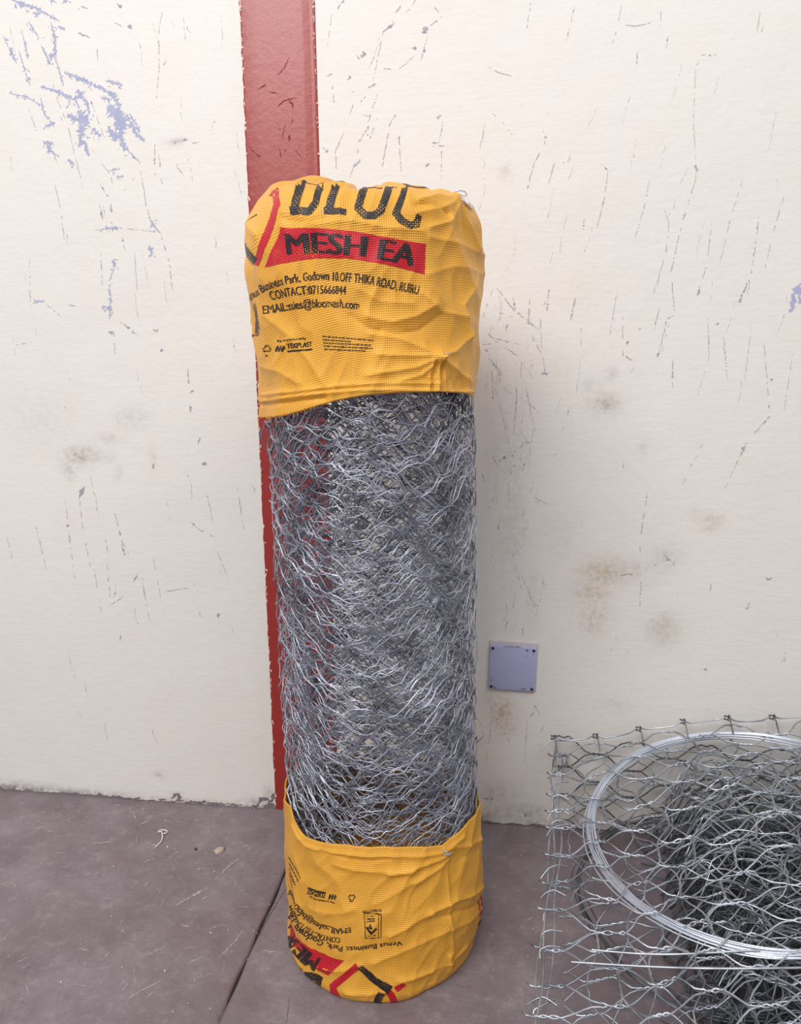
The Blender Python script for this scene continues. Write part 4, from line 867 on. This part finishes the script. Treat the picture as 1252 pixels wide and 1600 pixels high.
ink('printed_recycling_mark', lo, lower, recycle(W_((430, 580))[0], 6.5, -1), INK_FINE, .0006, 3)
ink('printed_standard_mark', lo, lower, standard_mark(W_((592, 802), (508, 798), (500, 664), (594, 668))) + [text_on('SM#57795', W_((594, 640), (490, 650)), 3.8, .01)], INK_FINE, .0006, 3)
lines = []
for k_ in range(4):
    a, b = (150 - k_ * 14, 470 + 18 * k_), (88, 350 + 30 * k_); t = 0.0
    while t < .98:
        e = min(t + g.uniform(.08, .2), 1); lines.append(stroke(W_((a[0] + (b[0] - a[0]) * t, a[1] + (b[1] - a[1]) * t), (a[0] + (b[0] - a[0]) * e, a[1] + (b[1] - a[1]) * e)), 1.4)); t = e + .03
ink('printed_small_print', lo, lower, lines, INK_FINE, .0006, 4)

# ---- ties
def smooth(P, n, it=2):
    P = np.asarray(P, float); t = np.linspace(0, len(P) - 1, n); Q = np.stack([np.interp(t, np.arange(len(P)), P[:, i]) for i in range(3)], 1)
    for _ in range(it): Q[1:-1] = (Q[:-2] + 2 * Q[1:-1] + Q[2:]) / 4
    return Q
def on_bag(bag, pts, off):
    th, p = bag.from_px(pts); offs = np.asarray(off, float)[:, None] if np.ndim(off) else off
    return bag.at(th, p, offs)[0]
v, f = tubes([smooth(on_bag(up, T_((1062, 150), (1078, 128), (1098, 128), (1112, 150), (1100, 165), (1080, 150)), [.003, .010, .014, .010, .006, .003]), 40), smooth(on_bag(up, T_((1098, 160), (1125, 210), (1150, 250), (1158, 235), (1130, 185)), [.005, .004, .003, .005, .005]), 40), smooth(on_bag(up, T_((1090, 160), (1110, 205), (1142, 248)), [.003, .003, .002]), 24)], .0012, 6)
tag(mk('tie_wire', v, f, ZINC_BRIGHT, upper), 'thin bright wire loop threaded through the sack')
v, f = tubes([smooth(on_bag(lo, W_((920, 298), (935, 312), (955, 318), (970, 326)), [.001, .005, .006, .002]), 24), smooth(on_bag(lo, W_((925, 325), (945, 314), (965, 312)), [.001, .006, .003]), 24)], .0012, 6)
tag(mk('tie_wire', v, f, ZINC_BRIGHT, lower), 'thin bright wire knot on the hem')
v, f = tubes([smooth(on_bag(up, U((978, 418), (990, 424), (996, 432)), [.001, .005, .001]), 16)], .0012, 6)
tag(mk('tie_wire', v, f, ZINC_BRIGHT, upper), 'small bright wire stitch on the sack')
# frayed threads on the lower left hem of the upper sack
g = np.random.default_rng(8); fr_ = []
for _ in range(46):
    t = g.uniform(0, 1); x = 404 + t * 90; y = 652 - max(0, t - .3) * 22 - 1; fr_.append(smooth(on_bag(up, [(x, y - 1.5), (x + g.normal(0, 1.5), y)], .001) + np.array([[0, 0, 0], [g.normal(0, .002), -.001, -abs(g.normal(0, .004))]]), 4))
v, f = tubes(fr_, .00045, 4); fo = mk('frayed_threads', v, f, SACK, upper, True, np.zeros((len(v), 2))); fo['kind'] = 'stuff'

# ---- hexagonal netting
def hex_wire(j, length, D, P, Lt, rw, start=0.0, turns=2, ptw=6, pdg=3):
    """wire j of a hexagonal net along u: (u, v, w) polyline. It twists alternately with its upper and lower neighbour"""
    out = []; k0 = int(math.floor(start / P)); n = int(math.ceil(length / P)) + 1
    for k in range(k0, k0 + n):
        upn = ((k + j) % 2 == 0); vc = (j + .5) * D if upn else (j - .5) * D
        ph0 = -np.pi / 2 if upn else np.pi / 2; uc = k * P
        for i in range(ptw):
            s = i / (ptw - 1); a = ph0 + turns * 2 * np.pi * s * 1.0
            out.append((uc + (s - .5) * Lt, vc + rw * 1.08 * math.sin(a), rw * 1.08 * math.cos(a)))
        vn = (j - .5) * D if upn else (j + .5) * D
        u0, u1 = uc + Lt / 2, uc + P - Lt / 2
        for i in range(1, pdg + 1):
            s = i / (pdg + 1); e = s + .07 * math.sin(2 * np.pi * s) * -1
            out.append((u0 + (u1 - u0) * s, vc + (vn - vc) * e, 0.0))
    return np.array(out)

TURNS, R_IN = 10, 0.150
z0, z1 = 0.17, 1.30
D_, P_ = 0.0275, 0.052
nz = [Noise(300 + i, 4, 14, 12) for i in range(3)]; nr_ = Noise(310, 5, 11, 14); nf = [Noise(320 + i, 34, 60, 26, False) for i in range(3)]
n_w = int((z1 - z0) / D_)
for j in range(n_w):
    rm = (RM + R_IN) / 2; total = 2 * np.pi * rm * TURNS
    W = hex_wire(j, total, D_, P_, 0.014, 0.0012, 0, 1, 4, 3)
    u, vv, ww = W[:, 0], W[:, 1], W[:, 2]
    # arc length along the spiral -> angle; outermost turn last
    fr0 = np.clip(u / total, 0, 1.02); r = R_IN + (RM - R_IN) * fr0; th = fr0 * TURNS * 2 * np.pi * (1 + .02 * np.sin(3 * fr0)) + 1.9
    lay = fr0 * TURNS
    zz = z0 + vv + (nz[0](th, vv * .6 + lay * .0) * .006 + nz[1](th * .5, vv + lay * 2.1) * .017 + .010 * np.sin(lay * 5.1))
    th2 = th + nz[2](th * .5 + 1.0, vv + lay) * .018
    jx = [f_(u, vv * 7) for f_ in nf]
    rr = r + ww + nr_(th, vv) * .0022 + jx[0] * .0020
    zz = zz + jx[1] * .0036
    rr = np.minimum(rr, np.where(zz < .49, RM - .0012, np.where(zz > 1.10, RM - .0002, RM + .002)))
    P = np.stack([axis(zz) + rr * np.cos(th2), AY + rr * np.sin(th2), zz + 0 * rr], 1)
    v, f = tube(P, .00122, 4, np.array([0.31, 0.2, 0.93]))
    mk('netting_wire', v, f, ZINC, roll)
# a few sprung wires poking out of the outer turn
g = np.random.default_rng(55); sp = []
for pxy, d1, d2 in (((408, 680), (-.012, -.004, -.01), (-.004, 0, .02)), ((747, 1140), (.012, 0, .01), (.006, -.004, -.02)), ((430, 870), (-.006, 0, -.015), (0, 0, -.03)), ((748, 700), (.004, 0, .02), (.002, 0, -.02)), ((746, 900), (.004, 0, -.03), (.001, 0, .02))):
    q = thz([pxy], RM)[0]; b = np.array([axis(q[1]) + (RM - .002) * math.cos(q[0]), AY + (RM - .002) * math.sin(q[0]), q[1]])
    sp.append(smooth([b + np.array([0, 0, .03]), b + np.array(d1), b + np.array(d1) * .8 + np.array(d2), b - np.array([0, 0, .03])], 24))
for P in sp:
    v, f = tube(P, .0012, 5); mk('sprung_wire', v, f, ZINC, roll)

# ------------------------------------------------------------------ loose mesh on the floor, right
def z_plane(x, y): return 0.262 + 0.16 * (x - 0.5) + 0.137 * (y + 0.38)
s1, s2, s3 = Noise(401, 14, 14, 14, False), Noise(402, 28, 28, 20, False), Noise(403, 14, 14, 14, False)
def z_top(x, y): return z_plane(x, y) + .025 + s1(x, y) * .010 + s2(x, y) * .005
def x_left(y): return np.interp(y, [-1.0, -.83, -.45, -.06], [.045, .055, .105, .135])

sheet = thing('loose_mesh_sheet', (0.6, -0.45, 0.0), 'bright hexagonal wire mesh sheet folded double over the dark bundle below', 'wire mesh')
RW = 0.00185
ux = Noise(411, 15, 15, 14, False); uy = Noise(412, 15, 15, 14, False)
XEND, YF, YB = 1.30, -0.98, -0.062
Dh, Ph, Lth = 0.036, 0.084, 0.036
nj = int((YB - YF) / Dh)
for j in range(nj):
    W = hex_wire(j, XEND - .1, Dh, Ph, Lth, RW, 0, 1.5, 8, 4); u, vv, ww = W.T
    y = YB - .012 - vv; xl = x_left(y); x = xl + .012 + u
    edge = np.clip((x - xl) / .12, 0, 1) * np.clip((YB - y) / .1, 0, 1)
    x2 = x + ux(x, y) * .017 * edge; y2 = np.minimum(y + uy(x, y) * .017 * edge, -.02)
    P = np.stack([x2, y2, z_top(x2, y2) + ww + .004 * np.sin(u * 37 + j)], 1)
    if j % 2 == 0:   # the wire's end is wrapped once round the border wire
        b = P[0]; P = np.concatenate([[b + [-.006, .006, -.004], b + [-.016, .002, .004], b + [-.010, -.006, .006], b + [0, -.004, .002]], P[1:]])
    v, f = tube(P, RW, 5, np.array([.1, .2, .97])); mk('mesh_wire', v, f, ZINC_SHEET, sheet)
# border (selvedge) wires: back edge with raised knots, left edge with a doubled wire, and two straight lacing wires in front
xs = np.linspace(.125, XEND, 150); kn = np.abs(((xs - .125) / .105 + .5) % 1 - .5) * 2
P = np.stack([xs, np.full(150, YB + .01) + .004 * np.sin(xs * 40), z_top(xs, YB) + .012 + .012 * np.exp(-((kn) / .22) ** 2)], 1)
v, f = tube(P, RW * 1.1, 6); mk('selvedge_wire', v, f, ZINC_SHEET, sheet)
for x in np.arange(.125, XEND, .105):   # knots on the back edge
    zc = float(z_top(x, YB)) + .020; a = np.linspace(0, 4 * np.pi, 26)
    P = np.stack([x + .0055 * np.cos(a), YB + .010 + .0055 * np.sin(a), zc - .008 + .016 * a / a[-1]], 1); P = np.concatenate([P, [P[-1] + [.002, -.016, -.020], P[-1] + [.004, -.03, -.036]]])
    v, f = tube(smooth(P, 50, 1), RW * .95, 5); mk('selvedge_knot', v, f, ZINC_DARK_SHADED, sheet)
for k, (dx, dz) in enumerate(((0, 0), (-.007, -.012), (.012, -.03))):
    y = np.linspace(YB + .005, YF, 90); x = x_left(y) + dx + .004 * np.sin(y * 23 + k * 2); P = np.stack([x, y, z_top(x, y) + dz + .004 * np.sin(y * 31 + k)], 1)
    v, f = tube(P, RW * 1.05, 6); mk('selvedge_wire', v, f, ZINC_SHEET, sheet)
for (a, b, dz, w) in (((893, 1503), (1252, 1512), .035, 1.0), ((925, 1484), (1120, 1488), .02, .9)):
    n = 40; t = np.linspace(0, 1.35, n); px_ = np.stack([a[0] + (b[0] - a[0]) * t, a[1] + (b[1] - a[1]) * t + 5 * np.sin(t * 3.1)], 1); d = rays(px_); P = []
    for dd in d:
        tt = (.23 - CAM[2]) / dd[2]
        for _ in range(12): q = CAM + dd * tt; tt = (float(z_plane(q[0], q[1])) + dz - CAM[2]) / dd[2]
        P.append(CAM + dd * tt)
    v, f = tube(np.array(P), RW * 1.15 * w, 6); mk('lacing_wire', v, f, ZINC_SHEET, sheet)
# long loose end at the back left corner
c = np.array([.137, YB, float(z_top(.137, YB)) + .01])
P = smooth([c + [.05, 0, .006], c + [.0, -.002, .012], c + [-.025, -.01, .006], c + [-.040, -.02, -.008], c + [-.043, -.022, -.012]], 30)
v, f = tube(P, RW * 1.1, 6); tag(mk('loose_wire_end', v, f, ZINC_SHEET, sheet), 'curved wire end sticking out at the corner')
for _i in range(18):   # cut ends and hooks along the left border
    gg = np.random.default_rng(900 + _i); y = YB - .03 - .05 * _i + gg.normal(0, .012); x = float(x_left(y)); z = float(z_top(x, y)) + gg.normal(0, .004)
    P = smooth(np.array([[x + .030, y + gg.normal(0, .012), z], [x + .008, y, z + .006], [x - .008, y - .004, z], [x - .004 - abs(gg.normal(0, .012)), y - .016, z - .008 + gg.normal(0, .008)]]), 14)
    v, f = tube(P, RW * .95, 5); mk('cut_wire_end', v, f, ZINC_SHEET, sheet)

# the same sheet's lower ply: folded back underneath, twists running the other way
ply = sheet
Dh2, Ph2 = .040, .092
for j in range(int((XEND - .16) / Dh2)):
    W = hex_wire(j, .80, Dh2, Ph2, .040, RW, 0, 1.5, 8, 4); u, vv, ww = W.T
    y = -.05 - u; x = .150 + vv
    m_ = (y > -.86); y, x, ww = y[m_], x[m_], ww[m_]
    dz = np.interp(x, [.15, .30, .5, 1.3], [.030, .040, .030, .03])
    x2 = x + ux(x + 3, y) * .017; y2 = np.minimum(y + uy(x + 5, y) * .017, -.02)
    zz = z_plane(x2, y2) - dz + s3(x2, y2) * .013 + ww
    P = np.stack([x2, y2, np.maximum(zz, .006)], 1)
    v, f = tube(P, RW, 5, np.array([.2, .1, .97])); mk('lower_ply_wire', v, f, ZINC_SHEET, ply)
# a third ply, drooping between the two
for j in range(int(.84 / .037)):
    W = hex_wire(j, XEND - .16, .037, .086, .036, RW, 0, 1.5, 8, 4); u, vv, ww = W.T
    y = -.075 - vv; x = .150 + u; rx = x + .12 * (y + .4)
    m_ = (rx > .135) & (y > -.92); rx, y, ww = rx[m_], y[m_], ww[m_]
    if len(rx) < 4: continue
    x2 = rx + ux(rx + 7, y) * .018; y2 = np.minimum(y + uy(rx + 9, y) * .018, -.02)
    zz = z_plane(x2, y2) - np.interp(x2, [.13, .3, .5], [.075, .100, .05]) + s3(x2 + 4, y2) * .016 + ww
    v, f = tube(np.stack([x2, y2, np.maximum(zz, .006)], 1), RW, 5, np.array([.2, .1, .97])); mk('lower_ply_wire', v, f, ZINC_SHEET, ply)
# its back panel, standing against the wall
s4 = Noise(431, 16, 16, 12, False)
for j in range(7):
    W = hex_wire(j, XEND - .14, .038, .088, .036, RW, 0, 1.5, 8, 4); u, vv, ww = W.T
    x = .15 + u; z = .02 + vv + .02 * (x - .15); m_ = z < .25 + .1 * (x - .2); 
    y = -.030 + np.clip(s4(x, z) * .010, -.02, .016) + ww
    P = np.stack([x, y, z + s3(x, z) * .006], 1)
    v, f = tube(P, RW, 5, np.array([.2, .97, .1])); mk('back_panel_wire', v, f, ZINC_DARK_SHADED, ply)

# dark crumpled bundle beneath: many flattened plies, an uncountable tangle
bundle = thing('crumpled_mesh_bundle', (0.85, -0.5, 0.0), 'dark crumpled bundle of wire mesh heaped on the floor beneath the sheet', 'wire mesh')
def bundle_ply(k, top):
    g = np.random.default_rng(500 + k); paths = []
    a1, a2, a3 = Noise(510 + k, 18, 18, 14, False), Noise(530 + k, 40, 40, 20, False), Noise(550 + k, 15, 15, 10, False)
    rot = g.uniform(-.35, .35) + (0 if k % 2 else np.pi / 2); c, s = math.cos(rot), math.sin(rot)
    Dk, Pk = g.uniform(.034, .048), g.uniform(.08, .105)
    n = int(1.5 / Dk)
    for j in range(n):
        W = hex_wire(j, 1.5, Dk, Pk, Pk * .45, RW, 0, 1, 5, 3); u, vv, ww = W.T
        x0, y0 = u - .75, vv - .75; x = .83 + x0 * c - y0 * s; y = -.50 + x0 * s + y0 * c
        x = x + a1(y * .8, x) * .024 + a2(x, y) * .008; y = y + a3(x, y) * .024 + a2(y, x + 2) * .008
        lim = .36 + a1(y, 0 * y) * .022 - .06 * np.clip(-y - .3, 0, 1) + .018 * (k % 4)
        ins = (x > lim) & (x < 1.30) & (y > -1.0) & (y < -.045 - .01 * (k % 3))
        H = (z_plane(np.minimum(x, 1.0), y) - .055) * np.clip((x - lim) / .10 + .45, 0, 1)
        z = np.clip(H * top + a2(x + k, y) * .014 + a1(x, y) * .018 + ww, .004, H + .025)
        P = np.stack([x, y, z], 1)
        idx = np.where(ins)[0]
        for run in np.split(idx, np.where(np.diff(idx) > 1)[0] + 1):
            if len(run) > 3: paths.append(P[run])
    return paths
NP_ = 20
for k in range(NP_):
    v, f = tubes(bundle_ply(k, (k + .4) / NP_), RW, 4, np.array([.2, .1, .97]))
    o = mk('netting_ply', v, f, ZINC_SHEET if k > NP_ - 4 else ZINC_DARK_SHADED, bundle); o['kind'] = 'stuff'  # top plies keep the lit colour, lower ones have their shade painted in

# coil of bright binding wire lying in the sheet
n_ = np.array([math.sin(-.16085665), math.sin(-.13621265), 1.0]); n_ /= np.linalg.norm(n_)
e1 = np.cross([0, 1, 0], n_); e1 /= np.linalg.norm(e1); e2 = np.cross(n_, e1)
cc = np.array([.5018, -.3832, .2720]); CR = .3185
coil = thing('binding_wire_coil', tuple(cc), 'large bright coil of plain binding wire threaded through the mesh sheet', 'wire coil')
a = np.linspace(0, 2 * np.pi, 161); g = np.random.default_rng(66)
for k in range(11):
    q, h = g.uniform(-.0085, .0085), g.uniform(-.006, .006); p1, p2 = g.uniform(0, 6.28, 2)
    sep = 1 + .8 * np.exp(-((a - 3.4) / .8) ** 2)
    r = CR + (q + .002 * np.sin(2 * a + p1) + .0012 * np.sin(5 * a + p2)) * sep; hh = h + .002 * np.sin(3 * a + p2)
    P = cc + r[:, None] * (np.cos(a)[:, None] * e1 + np.sin(a)[:, None] * e2) + hh[:, None] * n_
    v, f = tube(P, .0016, 6, n_ + [.01, .02, 0]); mk('strand', v, f, ZINC_BRIGHT, coil)
coil2 = thing('dark_wire_coil', (.47, -.40, .06), 'dark coil of wire lying low beneath the bright coil', 'wire coil')
for k in range(6):
    q, h = g.uniform(-.010, .010), g.uniform(-.012, .012); p1, p2 = g.uniform(0, 6.28, 2)
    r = .285 + q + .006 * np.sin(3 * a + p1 * .1) + .003 * np.sin(7 * a + p2)
    P = np.array([.445, -.375, .0]) + r[:, None] * (np.cos(a)[:, None] * np.array([1., 0, .02]) + np.sin(a)[:, None] * np.array([0, 1., .06]))
    P[:, 2] += .085 + h + .010 * np.sin(4 * a + p2 * .2)
    v, f = tube(P, .0016, 6, np.array([.01, .02, 1.])); mk('strand', v, f, ZINC_DARK_SHADED, coil2)

bpy.context.view_layer.update()
